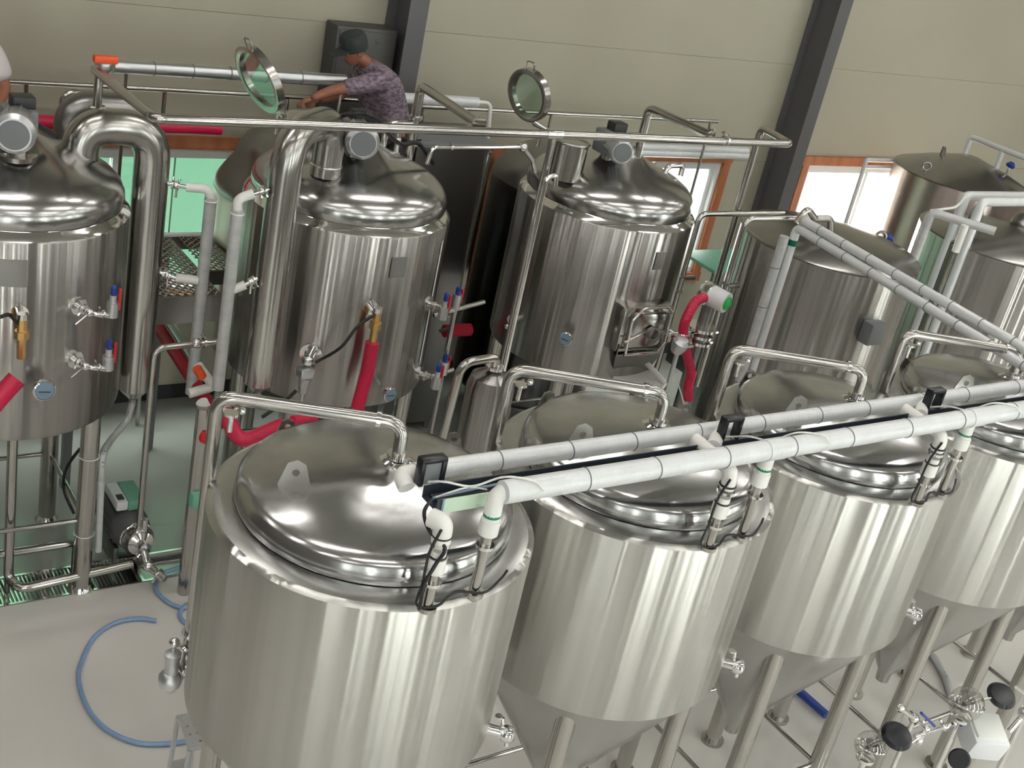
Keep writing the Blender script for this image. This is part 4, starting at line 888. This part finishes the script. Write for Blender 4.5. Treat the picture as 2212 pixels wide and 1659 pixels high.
B().disc(at(443, 945, y=7.29), (.3, -1, .2), .045, .03, 16).make('red_cap', 'red_plastic', T)
B().bbox(at(424, 1078, y=7.3), (.1, .1, .13), .03).make('valve_cover', 'mint_paint', T)
# hoses on the floor
tag(B().curve([at(338, 1341, z=.02), at(300, 1336, z=.02), at(250, 1345, z=.02), at(205, 1375, z=.02), at(178, 1425, z=.02), at(170, 1470, z=.02), at(190, 1530, z=.02), at(230, 1575, z=.02), at(290, 1603, z=.02), at(350, 1607, z=.02), at(410, 1600, z=.02)], .0165, 12).make('blue_hose', 'blue_hose', None, org=at(250, 1450, z=0)), 'open curl of pale blue hose on the bare floor at lower left', 'hose')
tag(B().curve([at(425, 1222, z=.03), at(380, 1228, z=.03), at(342, 1245, z=.03), at(335, 1268, z=.03), at(355, 1295, z=.02), at(390, 1312, z=.02), at(425, 1305, z=.03)], .0165, 12).curve([at(440, 1302, z=.02), at(405, 1305, z=.02), at(388, 1325, z=.02), at(400, 1345, z=.02), at(430, 1356, z=.02)], .0165, 12).make('blue_hose', 'blue_hose', None, org=at(380, 1260, z=0)), 'coiled pale blue hose behind the nearest fermenter post', 'hose')
# step stool
T = thing('step_stool', 'small metal step stool with cut-out treads beside the nearest fermenter', 'stool', (2.42, 5.35, 0))
sc = V((2.45, 5.42, 0)); ang = -.55; rr = Matrix.Rotation(ang, 3, 'Z')
def sl(x, y_, z): return sc + rr @ V((x, y_, 0)) + V((0, 0, z))
tc_ = [at(382, 1548, z=.68), at(421, 1540, z=.68), at(448, 1612, z=.68), at(409, 1622, z=.68)]
B().poly(tc_, V((0, 0, .025))).make('tread', 'aluminium', T, False)
b = B()
for k in range(4):
    for f in (.3, .7): b.disc(tc_[0].lerp(tc_[1], f).lerp(tc_[3].lerp(tc_[2], f), .14 + .24 * k) + V((0, 0, .014)), (0, 0, 1), .010, .004, 10)
b.make('grip_studs', 'chrome', T, kind='stuff')
mid_ = (tc_[0] + tc_[1] + tc_[2] + tc_[3]) / 4
for q in tc_:
    q2 = q + (mid_ - q) * .06; e_ = V((mid_.x + (q.x - mid_.x) * 1.35, mid_.y + (q.y - mid_.y) * 1.12, 0)); B().tube([q2, e_], .017, 0, 8).make('leg', 'aluminium', T)
lo = [mid_ + (q - mid_) * 1.02 - V((0, 0, .36)) for q in tc_]; B().poly(lo, V((0, 0, .02))).make('tread', 'aluminium', T, False)
# ================================================================== BETWEEN THE KETTLES
# small bronze-toned filter vessel with side arm, in front of the right kettle
T = thing('filter_vessel', 'small steel filter vessel with curved side pipe between middle and right kettles', 'tank', at(1050, 900, y=7.0))
p = at(1050, 880, y=6.6); b = B(); b.lathe([(.03, -.50), (.05, -.48), (.17, -.40), (.18, -.36), (.18, .18), (.16, .26), (.08, .30), (0, .31)], p, n=36); b.make('body', 'steel_kettle', T)
B().tube([p + V((0, 0, .31)), p + V((0, 0, .42)), p + V((-.30, 0, .40)), p + V((-.34, 0, -.35)), p + V((-.12, -.02, -.72))], .034, .12, 14).make('side_pipe', 'steel_pipe', T)
b = B(); clamp_(b, p + V((0, 0, .34)), (0, 0, 1), .045); clamp_(b, p - V((0, 0, .5)), (0, 0, 1), .04); b.cyl(p - V((0, 0, .5)), p - V((0, 0, .85)), .03); b.make('pipe_clamp', 'chrome', T)
for k in range(3):
    a = 2 * pi * k / 3 + .3; B().cyl(p + V((.14 * cos(a), .14 * sin(a), -.38)), V((p.x + .18 * cos(a), p.y + .18 * sin(a), 0)), .02).make('leg', 'steel_pipe', T)
B().cyl(p + V((.14, -.06, .22)), p + V((.14, -.06, .32)), .02).make('knob', 'blue_plastic', T)
# hot water posts: upright manifold right of middle kettle with two blue-capped gauges
T = thing('manifold', 'upright pipe manifold with blue and red valves right of the middle kettle', 'valve', at(960, 800, y=7.9))
p = at(985, 660, y=7.9); b = B(); b.cyl((p.x, 7.9, .1), (p.x, 7.9, 2.2), .022); b.cyl(p - V((.2, 0, .08)), p + V((.28, 0, .02)), .02); q = at(958, 800, y=7.9); b.cyl(q - V((.2, 0, .06)), q + V((.1, 0, 0)), .02); b.make('pipe', 'steel_pipe', T)
for c_ in (at(988, 640, y=7.84), at(960, 785, y=7.84)):
    B().cyl(c_ - V((0, 0, .1)), c_ + V((0, 0, .02)), .04).make('valve_body', 'aluminium', T)
    B().cyl(c_ + V((0, 0, .02)), c_ + V((0, 0, .08)), .022).make('cap', 'blue_plastic', T)
    B().bbox(c_ + V((.045, 0, 0)), (.016, .024, .12), .005).make('handle', 'red_plastic', T)
tag(B().curve([at(1000, 640, y=8.0), at(992, 680, y=7.9), at(975, 705, y=7.9), at(950, 715, y=7.9)], .014, 8).make('black_cable', 'black_rubber', None, org=at(1000, 640, y=8.0)), 'black cable hanging across the gap between middle and right kettles', 'cable')
tag(B().tube([at(960, 715, y=8.6), at(1015, 712, y=8.6)], .06, 0, 14).make('red_insulated_pipe', 'dark_red', None, org=at(960, 715, y=8.6)), 'dark red foam pipe glimpsed in the gap right of the middle kettle', 'pipe')
# cable on top of the middle kettle
tag(B().curve([at(722, 262, y=7.95), at(745, 248, y=7.8), at(790, 246, y=7.7), at(820, 262, y=7.7), at(840, 290, y=7.75), at(868, 312, y=7.8), at(900, 308, y=7.9), at(920, 330, y=8.0), at(935, 352, y=8.2)], .017, 10).make('black_cable', 'black_rubber', None, org=at(790, 246, y=7.7)), 'thick black cable looping over the middle kettle motor', 'cable')
tag(B().curve([at(0, 232, y=7.9), at(40, 245, y=7.8), at(75, 268, y=7.8), at(118, 292, y=7.9)], .02, 10).make('black_cable', 'black_rubber', None, org=at(0, 232, y=7.9)), 'thick black cable over the left kettle motor', 'cable')
T = thing('vent_fitting', 'little cluster of bright valves on the middle kettle dome, right of its motor', 'valve', at(890, 310, y=8.3))
b = B(); p = at(855, 330, y=8.2); b.cyl(p - V((0, 0, .12)), p + V((0, 0, .16)), .02); clamp_(b, p, (0, 0, 1), .022); b.ball(p + V((0, 0, .1)), .03); p = at(888, 325, y=8.3); b.cyl(p - V((0, 0, .12)), p + V((0, 0, .2)), .025); clamp_(b, p + V((0, 0, .05)), (0, 0, 1), .028); b.make('fitting', 'chrome', T)
# ================================================================== PUMP AND RED HOSE BY THE PINK TANK
T = thing('heat_pump', 'white barrel pump with green end cap beside the pink-reflecting tank', 'pump', at(1540, 650, y=7.0))
c0 = at(1536, 638, y=6.9); c1 = at(1570, 655, y=6.75)
B().cyl(c0, c1, .095, .09, 24).make('barrel', 'upvc_white', T)
d = (c1 - c0).normalized(); B().lathe([(0, 0), (.06, 0), (.06, .012), (.03, .03), (0, .032)], c1 + d * .0, d, 20).make('end_cap', 'green_plastic', T)
B().lathe([(0, 0), (.09, 0), (.105, .03), (.105, .09), (.09, .1), (0, .1)], c0 - d * .09, d, 24).make('flange', 'chrome', T)
b = B(); b.cyl(c0 - V((0, 0, .05)), V((c0.x, c0.y, 0)), .05); b.make('pedestal', 'steel_dark', T)
b = B()
for dz in (.30, .36, .42): b.disc((c0.x, c0.y, c0.z - dz), (0, 0, 1), .13, .025, 20)
b.cyl((c0.x - .35, c0.y, c0.z - .36), (c0.x + .2, c0.y, c0.z - .36), .022); b.make('filter_stack', 'chrome', T)
T = thing('red_hose', 'long red insulated hose dropping beside the white barrel pump', 'hose', at(1480, 720, y=6.8))
B().curve([at(1528, 640, y=6.9), at(1504, 651, y=6.85), at(1484, 685, y=6.8), at(1476, 715, y=6.8), at(1480, 745, y=6.8), at(1487, 780, y=6.8), at(1493, 806, y=6.8), at(1487, 835, y=6.8), at(1487, 862, y=6.8)], .043, 14).make('foam', 'red_foam', T)
B().ring(at(1477, 722, y=6.8), (0, .2, 1), .05, .008, 16, 6).ring(at(1484, 745, y=6.8), (0, .2, 1), .052, .012, 16, 6).make('hose_band', 'chrome', T)
T = thing('mixing_valve', 'grey rounded valve head with cord, left of the red hose', 'valve', at(1465, 745, y=6.7))
p = at(1467, 748, y=6.7); B().lathe([(0, -.06), (.05, -.06), (.07, 0), (.075, .05), (.05, .08), (0, .085)], p, (0, -.3, 1), 16).cyl(p, (p.x, p.y, 0), .02).make('head', 'aluminium', T)
b = B(); b.curve([p - V((0, 0, .05)), at(1455, 800, y=6.7), at(1452, 815, y=6.7), at(1430, 840, y=6.7)], .008, 6); b.curve([at(1452, 800, y=6.7), at(1465, 830, y=6.7), at(1478, 875, y=6.7)], .006, 6); b.make('cord', 'white_pvc', T)
T = thing('bench', 'low mint and grey work table by the wall behind the right kettle', 'table', at(1560, 560, y=9.5))
p = at(1585, 560, y=9.2); B().bbox((p.x, 9.2, p.z - .02), (1.1, .6, .04), .008).make('table_top', 'mint_paint', T)
for dx in (-.5, .5):
    for dy in (-.25, .25): B().box((p.x + dx, 9.2 + dy, (p.z - .04) / 2), (.04, .04, p.z - .04)).make('leg', 'grey_paint', T, False)
B().bbox((p.x - .1, 9.25, .62), (.6, .35, .35), .02).make('drawer_box', 'dark_paint', T)
# ================================================================== VALVE CLUSTER AT LOWER RIGHT
T = thing('control_box', 'white control box on an arm at the lower right corner', 'control box', at(2110, 1600, y=2.9))
dpl = 2.85
c_ = at(2122, 1592, y=dpl); rm = Matrix.Rotation(-.5, 3, 'Z') @ Matrix.Rotation(.25, 3, 'X')
B().bbox(c_, (.23, .22, .17), .015, m=rm).make('housing', 'upvc_white', T)
B().bbox(c_ + V((.0, .0, .07)), (.20, .19, .07), .012, m=rm).make('cover', 'white_pvc', T)
b = B(); b.cyl((c_.x, c_.y, .05), c_ - V((0, 0, .04)), .02); b.disc((c_.x, c_.y, .03), (0, 0, 1), .18, .05); b.make('pole', 'steel_pipe', T)
b = B(); k_ = at(2072, 1640, y=dpl - .05); b.lathe([(0, 0), (.055, .0), (.066, .016), (.055, .036), (0, .04)], k_, (-.7, -.4, .5), 18); b.make('hand_wheel', 'black_plastic', T)
def sight(lab, u, v, ku, kv, R):
    T = thing('sight_glass', lab, 'valve', at(u, v, y=2.95)); c_ = at(u, v, y=2.95)
    o = B().ball(c_, R, 28).make('glass_bowl', 'sight_glass', T)
    n = (V((0, 0, H)) - c_).normalized()
    b = B(); b.ring(c_, (.2, .2, 1), R * .98, .007, 32, 8); b.disc(c_ - V((0, 0, R)), (0, 0, 1), R * .6, .02); b.cyl(c_ - V((0, 0, R)), (c_.x, c_.y, .06), .018); b.disc((c_.x, c_.y, .03), (0, 0, 1), .15, .06); b.make('collar', 'chrome', T)
    b = B(); b.lathe([(0, -R * .5), (R * .3, -R * .45), (R * .2, R * .1), (R * .42, R * .3), (0, R * .35)], c_, n=16); b.make('float', 'steel_dark', T)
    k_ = at(ku, kv, y=2.9); e_ = c_ + (k_ - c_) * .45
    b = B(); b.cyl(e_, k_ - (k_ - c_).normalized() * .0, .009); b.make('spindle', 'chrome', T)
    B().lathe([(0, -.03), (.075, -.024), (.092, 0), (.075, .024), (0, .03)], k_, (-.25, -.35, 1), 28).make('hand_knob', 'black_plastic', T)
    return T
sight('lower-left clear sight glass with black hand knob in the corner cluster', 1880, 1612, 1937, 1590, .088)
sight('upper-right clear sight glass with black hand knob in the corner cluster', 2088, 1520, 2163, 1503, .105)
T = thing('valve_manifold', 'shiny cross of little valves with blue levers between the sight glasses', 'valve', at(2000, 1560, y=2.95))
yv = 2.95; P_ = [at(1945, 1530, y=yv), at(1975, 1552, y=yv), at(2000, 1575, y=yv), at(1985, 1600, y=yv)]
b = B(); b.tube(P_, .016, .01, 10); b.cyl(at(1975, 1590, y=yv), at(2070, 1560, y=yv), .014); b.cyl(at(1950, 1615, y=yv), at(2000, 1580, y=yv), .014)
for q in P_ + [at(2040, 1570, y=yv), at(2062, 1562, y=yv)]: b.ball(q, .026, 10)
for q, e in ((P_[1], (1, .5, -.3)), (P_[2], (1, -.3, .4)), (at(2040, 1570, y=yv), (1, .2, .3))): clamp_(b, q, e, .02)
b.cyl(P_[1], (P_[1].x, P_[1].y, .03), .014)
b.disc((P_[1].x, P_[1].y, .02), (0, 0, 1), .12, .04); b.make('valve_cross', 'chrome', T)
for a, c_ in (((1990, 1540), (2018, 1568)), ((2075, 1567), (2090, 1562))): B().tube([at(*a, y=yv - .04), at(*c_, y=yv - .04)], .009, 0, 8).make('lever', 'blue_plastic', T)
T = thing('sight_glass', 'third valve body cut off by the right edge of the corner cluster', 'valve', at(2200, 1540, y=3.1))
b = B(); p = at(2215, 1540, y=3.0); b.ball(p, .05); b.cyl(p, (p.x, p.y, .04), .018); b.disc((p.x, p.y, .02), (0, 0, 1), .12, .04); b.tube([at(2195, 1485, y=3.0), at(2215, 1500, y=3.0), p], .012, .02, 10); b.cyl(at(2180, 1580, y=3.0), p, .02); b.make('body', 'chrome', T)
tag(B().curve([at(1905, 1430, z=.03), at(1990, 1400, z=.03), at(2035, 1450, z=.03), at(2060, 1520, z=.03)], .03, 10).make('grey_hose', 'grey_wrap', None, org=at(1990, 1400, z=0)), 'grey hose on the floor behind the fermenter legs at right', 'hose')
tag(B().curve([at(1700, 1470, z=.05), at(1740, 1505, z=.05), at(1785, 1545, z=.05)], .035, 10).make('blue_band_hose', 'blue_plastic', None, org=at(1740, 1505, z=0)), 'flat blue hose on the floor between the fermenter legs', 'hose')
# floor channel under the fermenters
# ================================================================== PEOPLE
def skin_body(name, joints, edges, m, parent, sub=2):
    me = bpy.data.meshes.new(name); o_ = V(parent['_o']) if parent else V((0, 0, 0))
    me.from_pydata([tuple(V(j[0]) - o_) for j in joints], edges, []); ob = bpy.data.objects.new(name, me); C.objects.link(ob)
    md = ob.modifiers.new('skin', 'SKIN'); md.use_smooth_shade = True
    for i, j in enumerate(joints):
        r = j[1]; me.skin_vertices[0].data[i].radius = (r, r) if not isinstance(r, tuple) else r
    me.skin_vertices[0].data[0].use_root = True
    sb = ob.modifiers.new('sub', 'SUBSURF'); sb.levels = sub; sb.render_levels = sub
    dg_ = bpy.context.evaluated_depsgraph_get(); m2 = bpy.data.meshes.new_from_object(ob.evaluated_get(dg_)); ob.modifiers.clear(); ob.data = m2
    m2.materials.clear(); m2.materials.append(MT[m]); m2.polygons.foreach_set('use_smooth', [True] * len(m2.polygons))
    if parent: ob.parent = parent; ob['_o'] = tuple(o_)
    return ob
def hand(P0, d, up, m, parent, curl=.5, s=1.0):
    """palm with four fingers and a thumb, from the wrist P0 along d"""
    d = V(d).normalized(); up = (V(up) - d * V(up).dot(d)).normalized(); sd = d.cross(up).normalized()
    J = [(P0, .026 * s), (P0 + d * .05 * s, (.036 * s, .018 * s)), (P0 + d * .09 * s, (.036 * s, .016 * s))]
    skin_body('palm', J, [(0, 1), (1, 2)], m, parent, 1)
    for k, L in enumerate((.068, .078, .073, .058)):
        b0 = P0 + d * .085 * s + sd * (.030 - .02 * k) * s; a = curl; p1 = b0 + (d * cos(a * .5) - up * sin(a * .5)) * L * .5 * s; p2 = p1 + (d * cos(a * 1.4) - up * sin(a * 1.4)) * L * .3 * s; p3 = p2 + (d * cos(a * 2.2) - up * sin(a * 2.2)) * L * .25 * s
        skin_body('finger', [(b0 - d * .02 * s, .010 * s), (b0, .0095 * s), (p1, .009 * s), (p2, .008 * s), (p3, .007 * s)], [(0, 1), (1, 2), (2, 3), (3, 4)], m, parent, 1)
    t0 = P0 + d * .03 * s + sd * .03 * s; t1 = t0 + (d * .7 + sd * .7 - up * .2).normalized() * .035 * s; t2 = t1 + (d * .95 + sd * .3 - up * .3).normalized() * .03 * s
    skin_body('thumb', [(P0 + d * .02 * s, .013 * s), (t0, .012 * s), (t1, .0105 * s), (t2, .009 * s)], [(0, 1), (1, 2), (2, 3)], m, parent, 1)
Y = 9.3
man = thing('person', 'man in a dark cap and mottled purple-grey shirt leaning over the kettle', 'person', (5.45, 9.4, DZ))
def q_(u, v, y=Y): return at(u, v, y=y)
hip = q_(850, 285, 9.42); wst = q_(840, 255, 9.40); chs = q_(822, 203, 9.38); shm = q_(806, 150, 9.36); nek = q_(784, 128, 9.34)
hd = q_(764, 108, 9.32)
shL = shm + V((.0, -.19, -.04)); shR = shm + V((.0, .17, -.03))
kneeL = V((hip.x - .05, 9.32, 2.57)); kneeR = V((hip.x - .02, 9.58, 2.57)); ftL = V((hip.x + .02, 9.32, DZ + .06)); ftR = V((hip.x + .04, 9.58, DZ + .06))
elL = q_(716, 196, 9.10); wrL = q_(672, 213, 9.08)
elR = q_(742, 205, 9.56); wrR = q_(690, 216, 9.5)
J = [(hip, .13), (wst, .13), (chs, .14), (shm, .09), (nek, .056), (hd + V((.03, 0, -.05)), .06), (shL, .085), (shL.lerp(elL, .5), .058), (elL, .045), (elL.lerp(wrL, .5), .040), (wrL, .028),
     (shR, .085), (shR.lerp(elR, .5), .058), (elR, .045), (wrR, .028), (hip + V((0, -.09, -.08)), .1), (kneeL, .065), (ftL, .045), (hip + V((0, .09, -.08)), .1), (kneeR, .065), (ftR, .045), (ftL + V((-.15, 0, -.02)), .035), (ftR + V((-.15, 0, -.02)), .035)]
E_ = [(0, 1), (1, 2), (2, 3), (3, 4), (4, 5), (3, 6), (6, 7), (7, 8), (8, 9), (9, 10), (3, 11), (11, 12), (12, 13), (13, 14), (0, 15), (15, 16), (16, 17), (0, 18), (18, 19), (19, 20), (17, 21), (20, 22)]
body = skin_body('body', J, E_, 'skin', man)
JS = [(hip + V((0, 0, .0)), .18), (wst, .20), (chs, (.235, .21)), (shm, .18), (nek.lerp(shm, .3), .092), (shL, .10), (shL.lerp(elL, .45), .078), (shL.lerp(elL, .82), .07), (shR, .10), (shR.lerp(elR, .45), .078), (shR.lerp(elR, .82), .07)]
skin_body('shirt', JS, [(0, 1), (1, 2), (2, 3), (3, 4), (3, 5), (5, 6), (6, 7), (3, 8), (8, 9), (9, 10)], 'camo_shirt', man)
JT = [(hip + V((0, 0, -.03)), .165), (hip + V((0, -.1, -.1)), .11), (kneeL, .08), (ftL + V((0, 0, .05)), .065), (hip + V((0, .1, -.1)), .11), (kneeR, .08), (ftR + V((0, 0, .05)), .065)]
skin_body('trousers', JT, [(0, 1), (1, 2), (2, 3), (0, 4), (4, 5), (5, 6)], 'trousers', man)
hand(wrL, wrL - elL, (0, .2, 1), 'skin', man, .9); hand(wrR, wrR - elR, (0, -.2, 1), 'skin', man, .9)
# head: skull, jaw, nose, ear, hair at the back, cap with peak; faces left and down
fw = V((-.93, -.12, -.30)).normalized(); sdv = V((-.12, .99, 0)).normalized(); upv = fw.cross(sdv); upv = upv if upv.z > 0 else -upv
def hp(a, s_, u_): return hd + fw * a + sdv * s_ + upv * u_
hb = B(); vs_ = []; fs_ = []; NU, NV = 14, 24
for i in range(NU + 1):
    th_ = pi * i / NU; zz_ = -cos(th_); rr_ = sin(th_); low = max(0, -zz_)
    for j in range(NV):
        ph_ = 2 * pi * j / NV; ca, sa = cos(ph_), sin(ph_)
        vs_.append(hp(rr_ * ca * (.098 if ca < 0 else .094) * (1 - .28 * low * (ca < 0)) + .022 * low, rr_ * sa * .077 * (1 - .3 * low), zz_ * .118 - .008))
for i in range(NU):
    for j in range(NV): fs_.append((i * NV + j, i * NV + (j + 1) % NV, (i + 1) * NV + (j + 1) % NV, (i + 1) * NV + j))
hb.add(vs_, fs_).make('head', 'skin', man)
b = B(); b.lathe([(0, 0), (.014, .004), (.011, .03), (.006, .045), (0, .05)], hp(.105, 0, -.032), upv, 10); b.make('nose', 'skin', man)
for sg in (-1, 1):
    b = B(); b.ring(hp(-.012, sg * .078, -.01), sdv, .022, .009, 16, 8); b.disc(hp(-.012, sg * .075, -.01), sdv, .02, .01, 12); b.make('ear', 'skin', man)
    B().ball(hp(.086, sg * .032, .0), .010, 10).make('eye', 'white_shirt', man); B().ball(hp(.093, sg * .032, .0), .006, 8).make('pupil', 'hair_black', man)
    B().tube([hp(.095, sg * .015, .018), hp(.092, sg * .05, .018)], .005, 0, 6).make('eyebrow', 'hair_black', man)
B().tube([hp(.085, -.025, -.075), hp(.095, 0, -.073), hp(.085, .025, -.075)], .005, .02, 8).make('mouth', 'lips', man)
skin_body('hair', [(hp(-.045, 0, .03), (.09, .076)), (hp(-.06, 0, -.04), (.082, .068))], [(0, 1)], 'hair_black', man)
b = B(); b.lathe([(.114, -.015), (.118, .03), (.115, .08), (.097, .115), (.055, .13), (0, .135)], hp(-.012, 0, .025), upv + fw * .08, 32); b.lathe([(.0, .122), (.012, .12), (.012, .126), (0, .13)], hp(-.012, 0, .025), upv + fw * .08, 10)
cap = b.make('cap', 'cap_cloth', man)
b = B(); pk = []
for k in range(13):
    a = -1.15 + 2.3 * k / 12; pk.append(hp(-.012, 0, .03) + fw * (.095 * cos(a)) + sdv * (.1 * sin(a)))
for k in range(13):
    a = 1.15 - 2.3 * k / 12; pk.append(hp(-.012, 0, .03) + fw * (.235 * cos(a) ** .6 + .01) + sdv * (.085 * sin(a)) - upv * .012)
b.poly(pk, upv * .008); b.make('cap_peak', 'cap_cloth', cap)
# second person at the very edge of the photo
m2_ = thing('person', 'person in a white short-sleeved top, cut off by the left edge', 'person', (2.0, 9.3, DZ))
sh = at(-30, 95, y=9.3); el = at(12, 190, y=9.2); wr = at(-12, 245, y=8.95); ch = at(-60, 150, y=9.45); hp2 = at(-70, 270, y=9.45); nk = at(-60, 60, y=9.4)
J = [(hp2, .15), (ch, (.18, .16)), (sh + V((-.12, .1, .0)), .11), (nk, .06), (nk + V((0, 0, .13)), .095), (sh, .075), (el, .05), (wr, .03), (hp2 + V((0, -.1, -.12)), .1), (V((hp2.x, 9.35, 2.6)), .065), (V((hp2.x, 9.35, DZ + .05)), .045), (hp2 + V((0, .1, -.12)), .1), (V((hp2.x, 9.6, 2.6)), .065), (V((hp2.x, 9.6, DZ + .05)), .045)]
skin_body('body', J, [(0, 1), (1, 2), (2, 3), (3, 4), (2, 5), (5, 6), (6, 7), (0, 8), (8, 9), (9, 10), (0, 11), (11, 12), (12, 13)], 'skin', m2_)
skin_body('shirt', [(hp2 + V((0, 0, .05)), .175), (ch, (.21, .19)), (sh + V((-.12, .1, .0)), .13), (sh, .115), (sh.lerp(el, .5), .105), (sh.lerp(el, .9), .095)], [(0, 1), (1, 2), (2, 3), (3, 4), (4, 5)], 'white_shirt', m2_)
skin_body('trousers', [(hp2 + V((0, 0, -.05)), .165), (V((hp2.x, 9.36, 2.7)), .09), (V((hp2.x, 9.36, DZ + .1)), .06), (V((hp2.x, 9.6, 2.7)), .09), (V((hp2.x, 9.6, DZ + .1)), .06)], [(0, 1), (1, 2), (0, 3), (3, 4)], 'trousers', m2_)
hand(wr, wr - el, (0, 0, 1), 'skin', m2_, .7)
skin_body('hair', [(nk + V((0, 0, .17)), .1), (nk + V((.02, .03, .12)), .09)], [(0, 1)], 'hair_black', m2_)
# ------------------------------------------------------------------ tidy helper properties
for o in list(C.objects):
    if '_o' in o.keys(): del o['_o']
